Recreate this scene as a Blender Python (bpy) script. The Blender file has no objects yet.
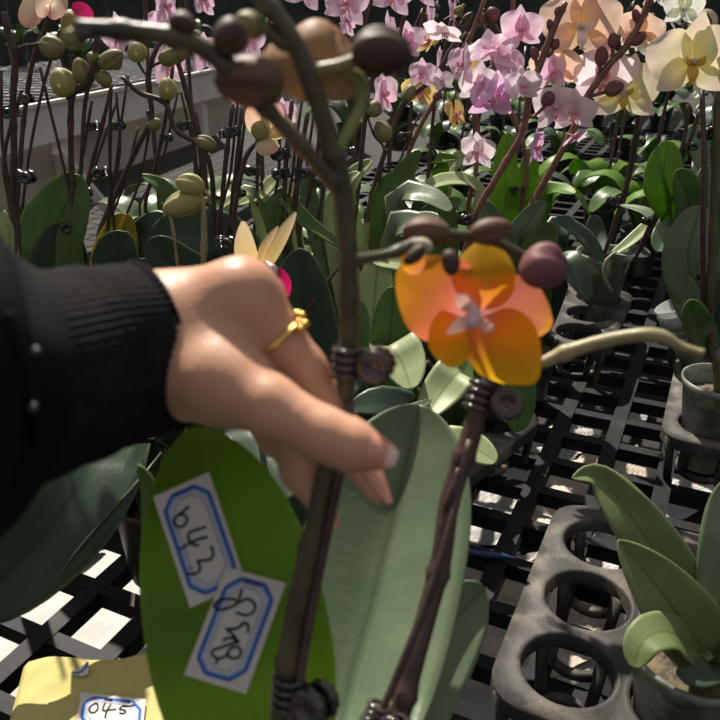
import bpy, math, random
import numpy as np
from mathutils import Vector as V, Matrix

random.seed(7)
rng = np.random.default_rng(5)
sc = bpy.context.scene
COL = sc.collection
pi = math.pi

# ------------------------------------------------------------------ camera
CAMZ, PITCH, FPX = 0.56, math.radians(25.5), 770.0
CAM = V((0, 0, CAMZ))
RIGHT = V((1, 0, 0))
FWD = V((0, math.cos(PITCH), -math.sin(PITCH)))
UP = V((0, math.sin(PITCH), math.cos(PITCH)))
def ray(px, py):
    return RIGHT * ((px - 360) / FPX) + UP * ((360 - py) / FPX) + FWD
def P(px, py, d):                    # a point at depth d metres
    return CAM + ray(px, py) * d
def Y_(px, py, Y):                   # a point in the upright plane y = Y
    r = ray(px, py); return CAM + r * (Y / r.y)
def G(px, py, z=0.0):                # a point on the level plane z
    r = ray(px, py); return CAM + r * ((z - CAMZ) / r.z)

cd = bpy.data.cameras.new('camera'); cam = bpy.data.objects.new('camera', cd); COL.objects.link(cam)
cam.location = CAM; cam.rotation_euler = (pi / 2 - PITCH, 0, 0)
cd.sensor_width = 36; cd.lens = 36 * FPX / 720; cd.clip_start = 0.02; cd.clip_end = 60
cd.dof.use_dof = True; cd.dof.focus_distance = 0.95; cd.dof.aperture_fstop = 13.5
sc.camera = cam

# ------------------------------------------------------------------ materials
def nd(nt, t, **kw):
    n = nt.nodes.new(t)
    for k, v in kw.items(): setattr(n, k, v)
    return n
def ramp(nt, stops):
    r = nd(nt, 'ShaderNodeValToRGB'); e = r.color_ramp.elements
    while len(e) < len(stops): e.new(0.5)
    for el, (p, c) in zip(e, stops):
        el.position = p; el.color = (*c, 1)
    return r
def newmat(name):
    m = bpy.data.materials.new(name); m.use_nodes = True
    nt = m.node_tree; nt.nodes.clear()
    return m, nt, nd(nt, 'ShaderNodeOutputMaterial')
def mathn(nt, op, a, b=None):
    n = nd(nt, 'ShaderNodeMath', operation=op)
    for i, x in enumerate((a, b)):
        if x is None: continue
        if isinstance(x, (int, float)): n.inputs[i].default_value = x
        else: nt.links.new(x, n.inputs[i])
    return n.outputs[0]
def mixc(nt, f, a, b):
    n = nd(nt, 'ShaderNodeMix', data_type='RGBA')
    for i, x in ((0, f), (6, a), (7, b)):
        if isinstance(x, (int, float)): n.inputs[i].default_value = x
        elif isinstance(x, tuple): n.inputs[i].default_value = (*x, 1)
        else: nt.links.new(x, n.inputs[i])
    return n.outputs[2]
def mat(name, c1, c2=None, scale=20, rough=.5, bump=0., bscale=60, metallic=0, transl=0, sss=0,
        transmission=0, spec=.5, sheen=0, stops=None, detail=4):
    m, nt, out = newmat(name); L = nt.links.new
    p = nd(nt, 'ShaderNodeBsdfPrincipled')
    p.inputs['Roughness'].default_value = rough; p.inputs['Metallic'].default_value = metallic
    p.inputs['Transmission Weight'].default_value = transmission
    p.inputs['Specular IOR Level'].default_value = spec
    if sheen: p.inputs['Sheen Weight'].default_value = sheen
    if sss:
        p.inputs['Subsurface Weight'].default_value = sss
        p.inputs['Subsurface Radius'].default_value = (1, .3, .15); p.inputs['Subsurface Scale'].default_value = .010
    tc = nd(nt, 'ShaderNodeTexCoord')
    n = nd(nt, 'ShaderNodeTexNoise'); n.inputs['Scale'].default_value = scale; n.inputs['Detail'].default_value = detail
    L(tc.outputs['Object'], n.inputs['Vector'])
    r = ramp(nt, stops or [(.35, c1), (.65, c2 or c1)])
    L(n.outputs['Fac'], r.inputs[0]); L(r.outputs[0], p.inputs['Base Color'])
    if bump:
        n2 = nd(nt, 'ShaderNodeTexNoise'); n2.inputs['Scale'].default_value = bscale; n2.inputs['Detail'].default_value = 5
        L(tc.outputs['Object'], n2.inputs['Vector'])
        b = nd(nt, 'ShaderNodeBump'); b.inputs['Strength'].default_value = bump; b.inputs['Distance'].default_value = .002
        L(n2.outputs['Fac'], b.inputs['Height']); L(b.outputs[0], p.inputs['Normal'])
    sh = p.outputs[0]
    if transl:
        t = nd(nt, 'ShaderNodeBsdfTranslucent'); L(r.outputs[0], t.inputs[0])
        mx = nd(nt, 'ShaderNodeMixShader'); mx.inputs[0].default_value = transl
        L(sh, mx.inputs[1]); L(t.outputs[0], mx.inputs[2]); sh = mx.outputs[0]
    L(sh, out.inputs[0])
    return m
def leafmat(name, c1, c2, rib, edge, rough=.38, transl=.25, tcol=None, vein=.35):
    m, nt, out = newmat(name); L = nt.links.new
    uv = nd(nt, 'ShaderNodeUVMap'); s = nd(nt, 'ShaderNodeSeparateXYZ'); L(uv.outputs[0], s.inputs[0])
    au = mathn(nt, 'ABSOLUTE', mathn(nt, 'SUBTRACT', s.outputs[0], .5))
    tc = nd(nt, 'ShaderNodeTexCoord')
    n1 = nd(nt, 'ShaderNodeTexNoise'); n1.inputs['Scale'].default_value = 28; n1.inputs['Detail'].default_value = 5
    L(tc.outputs['Object'], n1.inputs['Vector'])
    r1 = ramp(nt, [(.32, c1), (.68, c2)]); L(n1.outputs[0], r1.inputs[0])
    mp = nd(nt, 'ShaderNodeMapping'); mp.inputs['Scale'].default_value = (34, 1.6, 1); L(uv.outputs[0], mp.inputs[0])
    n2 = nd(nt, 'ShaderNodeTexNoise'); n2.inputs['Scale'].default_value = 1; n2.inputs['Detail'].default_value = 2
    L(mp.outputs[0], n2.inputs['Vector'])
    rv = ramp(nt, [(.4, (0, 0, 0)), (.7, (1, 1, 1))]); L(n2.outputs[0], rv.inputs[0])
    c = mixc(nt, mathn(nt, 'MULTIPLY', rv.outputs[0], vein), r1.outputs[0], c2)
    rr = ramp(nt, [(.0, (1, 1, 1)), (.05, (0, 0, 0))]); L(au, rr.inputs[0])
    c = mixc(nt, mathn(nt, 'MULTIPLY', rr.outputs[0], .75), c, rib)
    re = ramp(nt, [(.468, (0, 0, 0)), (.492, (1, 1, 1))]); L(au, re.inputs[0])
    c = mixc(nt, mathn(nt, 'MULTIPLY', re.outputs[0], .6), c, edge)
    p = nd(nt, 'ShaderNodeBsdfPrincipled'); p.inputs['Roughness'].default_value = rough; p.inputs['Specular IOR Level'].default_value = .32
    L(c, p.inputs['Base Color'])
    n3 = nd(nt, 'ShaderNodeTexNoise'); n3.inputs['Scale'].default_value = 260; L(tc.outputs['Object'], n3.inputs['Vector'])
    b = nd(nt, 'ShaderNodeBump'); b.inputs['Strength'].default_value = .16; b.inputs['Distance'].default_value = .001
    L(n3.outputs[0], b.inputs['Height']); L(b.outputs[0], p.inputs['Normal'])
    t = nd(nt, 'ShaderNodeBsdfTranslucent')
    if tcol: t.inputs[0].default_value = (*tcol, 1)
    else: L(c, t.inputs[0])
    mx = nd(nt, 'ShaderNodeMixShader'); mx.inputs[0].default_value = transl
    L(p.outputs[0], mx.inputs[1]); L(t.outputs[0], mx.inputs[2]); L(mx.outputs[0], out.inputs[0])
    return m
def petalmat(name, stops, vein, transl=.45, rough=.55, veinf=.35):
    m, nt, out = newmat(name); L = nt.links.new
    uv = nd(nt, 'ShaderNodeUVMap'); s = nd(nt, 'ShaderNodeSeparateXYZ'); L(uv.outputs[0], s.inputs[0])
    tc = nd(nt, 'ShaderNodeTexCoord')
    n1 = nd(nt, 'ShaderNodeTexNoise'); n1.inputs['Scale'].default_value = 2.2; L(uv.outputs[0], n1.inputs['Vector'])
    v = mathn(nt, 'ADD', s.outputs[1], mathn(nt, 'MULTIPLY', mathn(nt, 'SUBTRACT', n1.outputs[0], .5), .35))
    r = ramp(nt, stops); L(v, r.inputs[0])
    mp = nd(nt, 'ShaderNodeMapping'); mp.inputs['Scale'].default_value = (26, 1.2, 1); L(uv.outputs[0], mp.inputs[0])
    n2 = nd(nt, 'ShaderNodeTexNoise'); n2.inputs['Scale'].default_value = 1; L(mp.outputs[0], n2.inputs['Vector'])
    rv = ramp(nt, [(.52, (0, 0, 0)), (.66, (1, 1, 1))]); L(n2.outputs[0], rv.inputs[0])
    c = mixc(nt, mathn(nt, 'MULTIPLY', rv.outputs[0], veinf), r.outputs[0], vein)
    p = nd(nt, 'ShaderNodeBsdfPrincipled'); p.inputs['Roughness'].default_value = rough
    p.inputs['Specular IOR Level'].default_value = .3
    L(c, p.inputs['Base Color'])
    t = nd(nt, 'ShaderNodeBsdfTranslucent'); L(c, t.inputs[0])
    mx = nd(nt, 'ShaderNodeMixShader'); mx.inputs[0].default_value = transl
    L(p.outputs[0], mx.inputs[1]); L(t.outputs[0], mx.inputs[2]); L(mx.outputs[0], out.inputs[0])
    return m

M = {}
# leaves
M['grey'] = leafmat('leaf_grey_green', (.105, .155, .088), (.16, .215, .125), (.05, .085, .045), (.17, .23, .13), .36, .18)
M['olive'] = leafmat('leaf_olive_green', (.13, .18, .065), (.19, .245, .10), (.08, .12, .03), (.3, .36, .17), .45, .22)
M['dark'] = leafmat('leaf_dark_green', (.022, .042, .028), (.04, .07, .04), (.015, .03, .02), (.10, .14, .08), .42, .08)
M['mid'] = leafmat('leaf_mid_green', (.08, .15, .042), (.13, .215, .07), (.04, .09, .025), (.2, .28, .1), .36, .36)
M['pale'] = leafmat('leaf_sunlit_pale', (.33, .40, .19), (.46, .52, .28), (.14, .22, .08), (.40, .45, .25), .4, .25)  # paler base colour stands in for sun on the lit leaves
M['bright'] = leafmat('leaf_bright_green', (.13, .26, .03), (.20, .36, .05), (.09, .2, .02), (.3, .4, .1), .38, .5)
M['sticker'] = leafmat('leaf_backlit_green', (.035, .075, .012), (.05, .10, .018), (.02, .05, .008), (.14, .22, .06), .34, .55, (.15, .29, .010))
M['yellowed'] = leafmat('leaf_yellow', (.34, .27, .03), (.45, .36, .05), (.2, .2, .03), (.5, .45, .2), .4, .5)  # yellow blade with darker midrib and paler margin
# stems, clips, pots
M['stem_dark'] = mat('stem_dark_purple', (.045, .026, .024), (.085, .05, .042), 60, .42, .2, 250)
M['stem_red'] = mat('stem_red_brown', (.15, .062, .05), (.24, .11, .085), 60, .42, .2, 250)
M['stem_olive'] = mat('stem_olive', (.05, .045, .024), (.10, .088, .045), 50, .45, .2, 250)
M['stem_tan'] = mat('stem_tan_olive', (.26, .22, .11), (.38, .33, .18), 50, .45, .2, 250)
M['stem_green'] = mat('stem_green', (.16, .18, .05), (.24, .26, .08), 50, .45, .2, 250)
M['clip'] = mat('clip_black_plastic', (.014, .012, .013), (.026, .022, .024), 40, .13, spec=.9)
M['clip_brown'] = mat('clip_dark_brown_plastic', (.03, .022, .022), (.045, .034, .033), 40, .15, spec=.8)
M['pot_clear'] = mat('pot_cloudy_plastic', (.17, .19, .165), (.30, .32, .28), 45, .32, .25, 120, transl=.35, stops=[(.3, (.16, .18, .13)), (.5, (.30, .33, .27)), (.7, (.46, .48, .43))])
M['pot_dark'] = mat('pot_dark_plastic', (.02, .022, .022), (.05, .055, .05), 30, .4, .1)
M['cup'] = mat('cup_clear_plastic', (.55, .58, .57), (.66, .68, .67), 20, .18, transl=.2, transmission=.5)
M['bark'] = mat('potting_bark', (.03, .022, .015), (.16, .12, .07), 90, .9, 1, 160)
M['root'] = mat('root_silver_green', (.22, .24, .17), (.32, .33, .25), 80, .7)
M['bud_olive'] = petalmat('bud_olive_green', [(0, (.20, .20, .07)), (.5, (.27, .25, .11)), (1, (.22, .16, .08))], (.40, .38, .20), .12)
M['bud_yellow'] = petalmat('bud_yellow_green', [(0, (.34, .33, .11)), (.6, (.46, .42, .19)), (1, (.42, .33, .16))], (.24, .23, .08), .2)
M['bud_brown'] = petalmat('bud_brown', [(0, (.12, .085, .045)), (.5, (.17, .085, .06)), (1, (.13, .06, .045))], (.28, .18, .11), .08)
M['bud_plum'] = petalmat('bud_plum', [(0, (.24, .10, .10)), (.5, (.22, .08, .10)), (1, (.16, .06, .075))], (.30, .15, .14), .12)
M['bud_dark'] = petalmat('bud_dark_brown', [(0, (.09, .055, .035)), (.5, (.075, .045, .035)), (1, (.06, .035, .03))], (.16, .10, .08), .05)
M['bud_white'] = petalmat('bud_white_green', [(0, (.5, .5, .3)), (.5, (.6, .55, .42)), (1, (.5, .42, .36))], (.6, .4, .36), .3)
M['bud_orange'] = petalmat('bud_orange_brown', [(0, (.50, .34, .18)), (.5, (.42, .24, .11)), (1, (.32, .15, .08))], (.62, .45, .25), .25)
M['column'] = mat('flower_column', (.75, .55, .6), (.85, .7, .7), 40, .5, transl=.2)
M['lip_gold'] = mat('lip_gold', (.55, .30, .03), (.75, .52, .12), 120, .5, transl=.3)
M['lip_pink'] = mat('lip_pink', (.75, .30, .42), (.80, .42, .45), 120, .5, transl=.3)
M['lip_white'] = mat('lip_white', (.75, .66, .68), (.85, .75, .78), 120, .5, transl=.3)
M['lip_blush'] = mat('lip_blush', (.78, .42, .36), (.82, .55, .45), 120, .5, transl=.3)
M['lip_magenta'] = mat('lip_magenta', (.55, .008, .10), (.68, .02, .17), 60, .45, transl=.35)
FL = {  # petal material, lip material
 'pink': (petalmat('petal_pink', [(0, (.80, .45, .62)), (.35, (.84, .58, .74)), (1, (.88, .70, .82))], (.72, .35, .55)), 'lip_pink'),
 'lilac': (petalmat('petal_lilac', [(0, (.70, .33, .60)), (.4, (.74, .44, .70)), (1, (.80, .55, .78))], (.6, .25, .5)), 'lip_pink'),
 'palepink': (petalmat('petal_pale_pink', [(0, (.82, .62, .68)), (.4, (.86, .74, .80)), (1, (.88, .76, .83))], (.8, .5, .6), veinf=.2), 'lip_pink'),
 'blush': (petalmat('petal_blush', [(0, (.82, .60, .30)), (.4, (.84, .56, .44)), (1, (.85, .66, .52))], (.8, .42, .36)), 'lip_white'),
 'cream': (petalmat('petal_cream', [(0, (.80, .74, .34)), (.45, (.84, .76, .50)), (.75, (.84, .66, .56)), (1, (.86, .76, .60))], (.78, .66, .38), veinf=.25), 'lip_gold'),
 'white': (petalmat('petal_white', [(0, (.74, .78, .50)), (.4, (.82, .83, .74)), (1, (.85, .85, .80))], (.7, .75, .55), veinf=.2), 'lip_white'),
 'gold': (petalmat('petal_gold', [(0, (.70, .34, .16)), (.3, (.76, .52, .18)), (1, (.82, .66, .28))], (.7, .3, .14)), 'lip_pink'),
}
M['petal_orange'] = petalmat('petal_orange', [(0, (.70, .30, .20)), (.16, (.82, .30, .06)), (.4, (.88, .43, .012)), (1, (.92, .56, .015))], (.76, .22, .05), .62, veinf=.3)
M['petal_red_orange'] = petalmat('petal_red_orange', [(0, (.70, .30, .26)), (.35, (.72, .18, .09)), (.6, (.80, .27, .03)), (1, (.86, .42, .012))], (.7, .2, .15), .58, veinf=.3)
M['petal_red'] = petalmat('petal_pink_red', [(0, (.72, .34, .30)), (.4, (.70, .20, .13)), (.8, (.76, .24, .10)), (1, (.84, .38, .03))], (.7, .2, .15), .42, veinf=.3)
M['petal_cream_red'] = petalmat('petal_cream_red_flush', [(0, (.6, .5, .2)), (.35, (.82, .68, .45)), (.75, (.82, .5, .38)), (1, (.78, .36, .30))], (.7, .3, .2), .4, veinf=.4)
M['petal_yellow_pink'] = petalmat('petal_yellow_pink', [(0, (.66, .48, .16)), (.5, (.76, .56, .26)), (1, (.80, .62, .40))], (.7, .4, .25), .4, veinf=.4)
# skin, cloth, paper, metal
M['skin'] = mat('skin', (.56, .295, .19), (.62, .345, .23), 35, .45, .12, 420, sss=.35, spec=.4)
M['nail'] = mat('nail_polish_clear', (.68, .22, .15), (.74, .30, .22), 60, .16, spec=.6, sss=.2)
M['nail_tip'] = mat('nail_free_edge', (.72, .50, .42), (.8, .6, .52), 60, .2)
M['gold'] = mat('ring_gold', (.80, .50, .14), (.85, .58, .2), 60, .22, metallic=1)
M['knit'] = mat('knit_black', (.010, .009, .010), (.018, .016, .017), 180, .95, .6, 500, spec=.15)
M['jacket'] = mat('jacket_black', (.004, .004, .005), (.007, .007, .009), 30, .8, .2, 60, spec=.12)
M['snap'] = mat('snap_dark', (.02, .02, .022), (.04, .04, .042), 30, .3)
M['sticker_paper'] = mat('sticker_white', (.60, .57, .55), (.65, .62, .60), 30, .8, spec=.15)
M['ink_blue'] = mat('ink_blue', (.03, .11, .40), (.04, .14, .46), 30, .85, spec=.05)
M['ink_light'] = mat('ink_light_blue', (.30, .40, .72), (.36, .46, .76), 30, .85, spec=.05)
M['ink_thin'] = mat('ink_thin_grey_blue', (.20, .24, .42), (.24, .28, .46), 30, .85, spec=.05)
M['ink_black'] = mat('ink_black', (.008, .007, .008), (.015, .012, .013), 30, .85, spec=.05)
M['bag'] = mat('yellow_paper', (.52, .45, .15), (.60, .52, .20), 14, .75, .25, 60, transl=.12)
M['tray'] = mat('tray_black_plastic', (.02, .02, .021), (.04, .04, .04), 25, .6, .3, 150, spec=.3, stops=[(.3, (.022, .021, .021)), (.5, (.05, .046, .042)), (.68, (.17, .145, .12))], detail=8)
M['bench'] = mat('bench_black_plastic', (.014, .014, .016), (.03, .03, .032), 18, .6, .3, 120, spec=.22, stops=[(.35, (.006, .006, .0072)), (.6, (.013, .013, .0145)), (.8, (.04, .036, .034))], detail=8)
M['alu'] = mat('rail_aluminium', (.62, .59, .54), (.72, .69, .64), 6, .5, .1, 30, metallic=.1)
M['plank'] = mat('plank_grey_brown', (.34, .29, .25), (.46, .40, .35), 5, .8, .3, 40)
M['wire'] = mat('wire_galvanised', (.3, .31, .33), (.4, .41, .42), 30, .4, metallic=.6)
M['floor'] = mat('floor_dark_concrete', (.014, .0135, .013), (.034, .031, .029), 6, .9, .5, 40)
M['wall'] = mat('wall_shade_cloth', (.025, .032, .028), (.05, .06, .052), 2.5, .95, .2, 20)
M['sheet_white'] = mat('sheet_white', (.37, .355, .34), (.45, .435, .42), 5, .6, .5, 14)
M['sheet_pink'] = mat('sheet_white_pink', (.8, .76, .74), (.72, .3, .28), 9, .6, .4, 14, stops=[(.5, (.56, .53, .51)), (.62, (.54, .42, .39)), (.72, (.50, .11, .13))])
M['sheet_buff'] = mat('sheet_buff', (.52, .44, .36), (.62, .54, .46), 5, .7, .5, 14)
M['blue'] = mat('blue_plastic', (.012, .035, .10), (.02, .055, .15), 30, .35)
M['sacking'] = mat('blue_sheet', (.01, .03, .09), (.02, .05, .13), 30, .5)

# ------------------------------------------------------------------ mesh helpers
class MB:
    def __init__(s): s.v = []; s.f = []; s.uv = []; s.mi = []; s.m = 0
    def add(s, vs, fs, uvs=None):
        b = len(s.v); s.v += [V(x) for x in vs]; s.uv += (uvs or [(0, 0)] * len(vs))
        s.f += [tuple(b + i for i in f) for f in fs]; s.mi += [s.m] * len(fs)
    def data(s, name, mats, off=V((0, 0, 0)), smooth=True):
        me = bpy.data.meshes.new(name)
        me.from_pydata([tuple(x - off) for x in s.v], [], s.f)
        for m_ in (mats if isinstance(mats, (list, tuple)) else [mats]): me.materials.append(m_)
        me.polygons.foreach_set('material_index', s.mi)
        me.polygons.foreach_set('use_smooth', [smooth] * len(s.f))
        ul = me.uv_layers.new(name='UVMap'); idx = np.empty(len(me.loops), dtype=np.int32)
        me.loops.foreach_get('vertex_index', idx)
        ul.data.foreach_set('uv', np.array(s.uv, dtype=np.float32)[idx].ravel())
        me.validate(); me.update()
        return me
    def build(s, name, mats, parent=None, smooth=True):
        off = V(parent.get('_org', parent.location)) if parent else V((0, 0, 0))
        me = s.data(name, mats, off, smooth)
        o = bpy.data.objects.new(name, me); COL.objects.link(o)
        if parent: o.parent = parent
        o['_org'] = off
        return o
def inst(name, me, parent, mw):       # object with its own placement (world matrix mw) under parent
    o = bpy.data.objects.new(name, me); COL.objects.link(o)
    off = V(parent.get('_org', parent.location)) if parent else V((0, 0, 0))
    o.parent = parent; o.matrix_local = Matrix.Translation(-off) @ mw
    return o
def empty(name, loc, label, cat, group=None):
    o = bpy.data.objects.new(name, None); COL.objects.link(o); o.location = loc; o.empty_display_size = .02
    o['_org'] = V(loc); tag(o, label, cat, group); return o
def tag(o, label=None, cat=None, group=None, kind=None):
    if label: o['label'] = label
    if cat: o['category'] = cat
    if group: o['group'] = group
    if kind: o['kind'] = kind
    return o
def copy_tree(o, parent=None):
    c = o.copy(); COL.objects.link(c)
    if parent: c.parent = parent
    for ch in list(o.children): copy_tree(ch, c)
    return c
def cr(pts, n=6):                     # Catmull-Rom through rows of numbers
    a = np.array([list(p) for p in pts], float)
    if len(a) < 3:
        t = np.linspace(0, 1, n + 1)[:, None]; return a[0] * (1 - t) + a[-1] * t
    e = np.vstack([2 * a[0] - a[1], a, 2 * a[-1] - a[-2]]); out = []
    for i in range(1, len(e) - 2):
        p0, p1, p2, p3 = e[i - 1:i + 3]
        for k in range(n):
            t = k / n
            out.append(.5 * (2 * p1 + (p2 - p0) * t + (2 * p0 - 5 * p1 + 4 * p2 - p3) * t * t + (3 * p1 - p0 - 3 * p2 + p3) * t ** 3))
    out.append(a[-1]); return np.array(out)
def tube(mb, pts, r, seg=8, n=6, nodes=0, cap=True, rib=None, smooth=True):
    """pts world points, r radius or list of radii; nodes: swelling every `nodes` metres."""
    rr = r if isinstance(r, (list, tuple)) else [r] * len(pts)
    rows = [(*p, q) for p, q in zip(pts, rr)]
    a = cr(rows, n) if smooth else np.array(rows, float)
    c, rad = a[:, :3], a[:, 3].copy()
    if nodes:
        d = np.r_[0, np.cumsum(np.linalg.norm(np.diff(c, axis=0), axis=1))]
        rad = rad * (1 + .28 * np.exp(-(((d + .3 * nodes) % nodes - nodes / 2) / .0028) ** 2))
    T = np.gradient(c, axis=0); T /= np.linalg.norm(T, axis=1)[:, None] + 1e-12
    u = np.cross(T[0], (0, 0, 1.)); 
    if np.linalg.norm(u) < .1: u = np.cross(T[0], (0, 1., 0))
    u /= np.linalg.norm(u); vs = []; uvs = []
    for i in range(len(c)):
        u = u - T[i] * np.dot(u, T[i]); u /= np.linalg.norm(u); w = np.cross(T[i], u)
        for k in range(seg):
            th = 2 * pi * k / seg; q = rad[i] * (rib(th, i / (len(c) - 1)) if rib else 1)
            vs.append(c[i] + q * (math.cos(th) * u + math.sin(th) * w)); uvs.append((k / seg, i / (len(c) - 1)))
    fs = []
    for i in range(len(c) - 1):
        for k in range(seg):
            k2 = (k + 1) % seg; fs.append((i * seg + k, i * seg + k2, (i + 1) * seg + k2, (i + 1) * seg + k))
    if cap:
        fs.append(tuple(range(seg))[::-1]); fs.append(tuple((len(c) - 1) * seg + k for k in range(seg)))
    mb.add(vs, fs, uvs)
def blunt(t):
    return (.42 + .58 * math.sin(min(t / .55, 1) * pi / 2)) if t < .55 else math.sqrt(max(0, 1 - ((t - .55) / .45) ** 2.6))
def pointed(t):
    return (.5 + .5 * math.sin(min(t / .45, 1) * pi / 2)) if t < .45 else max(0, 1 - ((t - .45) / .55) ** 1.7) ** .85
def petalp(t):
    return max(.06, math.sin(pi * t ** .75)) ** .62 if t < .999 else .0
def sepalp(t):
    return max(.12, math.sin(pi * (.12 + .88 * t) ** .85)) ** .8 if t < .999 else .0
def leaf(mb, pts, w, n, fold=.18, curl=.0, prof=blunt, nt_=18, nu=5, wav=.0, seed=0):
    """a blade along world points pts, w wide, its upper face towards n"""
    a = cr([tuple(p) for p in pts], 8); d = np.r_[0, np.cumsum(np.linalg.norm(np.diff(a, axis=0), axis=1))]; d /= d[-1]
    ts = 1 - (1 - np.linspace(0, 1, nt_)) ** 1.5
    c = np.array([[np.interp(t, d, a[:, k]) for k in range(3)] for t in ts])
    T = np.gradient(c, axis=0); T /= np.linalg.norm(T, axis=1)[:, None] + 1e-12
    vs = []; uvs = []; us = np.linspace(-1, 1, 2 * nu + 1); n = np.array(n, float)
    for i, t in enumerate(ts):
        N = n - T[i] * np.dot(n, T[i]); N /= np.linalg.norm(N) + 1e-9; S = np.cross(T[i], N)
        h = w / 2 * max(prof(t), .015)
        for u in us:
            z = fold * (math.sqrt(u * u + .01) - .1) - curl * u * u + wav * math.sin(9 * t + 2.2 * u + seed) * abs(u)
            vs.append(c[i] + S * (u * h * math.sqrt(max(.3, 1 - fold * fold))) + N * (z * h)); uvs.append((u * .5 + .5, t))
    m = len(us); fs = [(i * m + k, i * m + k + 1, (i + 1) * m + k + 1, (i + 1) * m + k) for i in range(nt_ - 1) for k in range(m - 1)]
    mb.add(vs, fs, uvs)
def box(mb, c, s, ax=None):
    ax = ax or (V((1, 0, 0)), V((0, 1, 0)), V((0, 0, 1))); c = V(c)
    vs = [c + ax[0] * (s[0] / 2 * i) + ax[1] * (s[1] / 2 * j) + ax[2] * (s[2] / 2 * k) for i in (-1, 1) for j in (-1, 1) for k in (-1, 1)]
    mb.add(vs, [(0, 1, 3, 2), (4, 6, 7, 5), (0, 4, 5, 1), (2, 3, 7, 6), (0, 2, 6, 4), (1, 5, 7, 3)])
def lathe(mb, c, prof, seg=40, ax=None, closed=False):
    ax = ax or (V((1, 0, 0)), V((0, 1, 0)), V((0, 0, 1))); c = V(c); vs = []; uvs = []
    for r, z in prof:
        for k in range(seg):
            th = 2 * pi * k / seg; vs.append(c + ax[0] * (r * math.cos(th)) + ax[1] * (r * math.sin(th)) + ax[2] * z); uvs.append((k / seg, z))
    n = len(prof); fs = [(i * seg + k, i * seg + (k + 1) % seg, ((i + 1) % n) * seg + (k + 1) % seg, ((i + 1) % n) * seg + k)
                         for i in range(n if closed else n - 1) for k in range(seg)]
    mb.add(vs, fs, uvs)
def frame_from(z, xhint):
    z = V(z).normalized(); x = V(xhint); x = (x - z * x.dot(z)).normalized(); y = z.cross(x)
    return Matrix((x, y, z)).transposed()
def xform(pos, R, s=1.0):
    S = Matrix.Diagonal(V(s if isinstance(s, (tuple, list)) else (s, s, s))).to_4x4()
    return Matrix.Translation(V(pos)) @ R.to_4x4() @ S

# ------------------------------------------------------------------ shared meshes
def bud_mesh():
    mb = MB(); vs = []; uvs = []; fs = []; nz, ns = 14, 24
    for i in range(nz + 1):
        t = i / nz; q_ = .03 + .965 * t; r = .5 * (4 * q_ * (1 - q_)) ** .52 * (1.08 - .16 * t)
        for k in range(ns):
            th = 2 * pi * k / ns; seam = abs(((th * 3 / (2 * pi)) + .5) % 1 - .5)
            q = r * (1 - .26 * math.exp(-((.5 - seam) / .045) ** 2) * min(1, 3 * t) - .06 * seam)
            vs.append((q * math.cos(th) + .06 * math.sin(pi * t), q * math.sin(th), t)); uvs.append((seam * 2, t))
    fs = [(i * ns + k, i * ns + (k + 1) % ns, (i + 1) * ns + (k + 1) % ns, (i + 1) * ns + k) for i in range(nz) for k in range(ns)]
    fs.append(tuple(range(ns))[::-1]); mb.add(vs, fs, uvs); return mb
_bm = bud_mesh(); BUD = {k: _bm.data('bud', M[k]) for k in M if k.startswith('bud_')}
def clip_mesh(mat_):
    mb = MB()
    for k in range(4):
        lathe(mb, (0, 0, (k - 1.5) * .0030), [(.0046 + .0011 * math.cos(a), .0011 * math.sin(a)) for a in np.linspace(0, 2 * pi, 8)[:-1]], 20, closed=True)
    for sgn in (-1, 1):                 # the two ribbed finger discs of the claw clip
        ax = (V((1, 0, 0)), V((0, 0, 1)), V((0, sgn, 0))); n = 36; c = V((.0105, sgn * .0018, 0)); vs = []
        for z, q in ((0, .92), (.0012, 1), (.0030, 1), (.0038, .9), (.0038, .45), (.0030, .38), (.0030, .05)):
            for k in range(n):
                r = .0060 * q * (1 + (.09 if k % 3 == 0 and q > .8 else 0)); th = 2 * pi * k / n
                vs.append(c + ax[0] * (r * math.cos(th)) + ax[1] * (r * math.sin(th)) + ax[2] * z)
        fs = [(i * n + k, i * n + (k + 1) % n, (i + 1) * n + (k + 1) % n, (i + 1) * n + k) for i in range(6) for k in range(n)]
        mb.add(vs, fs)
        box(mb, (.0062, sgn * .0024, 0), (.005, .0018, .0075))
    return mb.data('clip', mat_)
CLIP = {'clip': clip_mesh(M['clip']), 'clip_brown': clip_mesh(M['clip_brown'])}
def petal_data(mat_, L, w, prof, fold, bend, name, wav=.05):
    mb = MB(); pts = [(0, 0.04, 0), (0, L * .5, bend * .5), (0, L, bend * .1)]
    leaf(mb, pts, w, (0, 0, 1), fold, .10, prof, 14, 5, wav, random.random() * 6); return mb.data(name, mat_)
def lip_data(mat_):
    mb = MB()
    for a in (-1, 1):
        leaf(mb, [(0, -.02, .06), (a * .14, .02, .18), (a * .17, .12, .24)], .18, (-a, .2, .3), .0, .2, blunt, 8, 3)
    leaf(mb, [(0, -.02, .06), (0, -.14, .17), (0, -.30, .22), (0, -.40, .16)], .24, (0, .5, 1), .1, .25, pointed, 10, 3)
    for a in (-1, 1): tube(mb, [V((0, -.38, .17)), V((a * .05, -.44, .20)), V((a * .09, -.42, .25))], [.02, .013, .004], 5, 3)
    return mb.data('lip', mat_)
def core_data():
    mb = MB(); tube(mb, [V((0, .0, -.02)), V((0, .03, .08)), V((0, .02, .16)), V((0, -.02, .19))], [.05, .06, .055, .03], 8, 3)
    tube(mb, [V((0, .0, 0)), V((0, .0, -.12)), V((0, -.1, -.35))], [.05, .03, .025], 6, 3); return mb.data('flower', M['column'])
CORE = core_data()
FLM = {}
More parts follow.
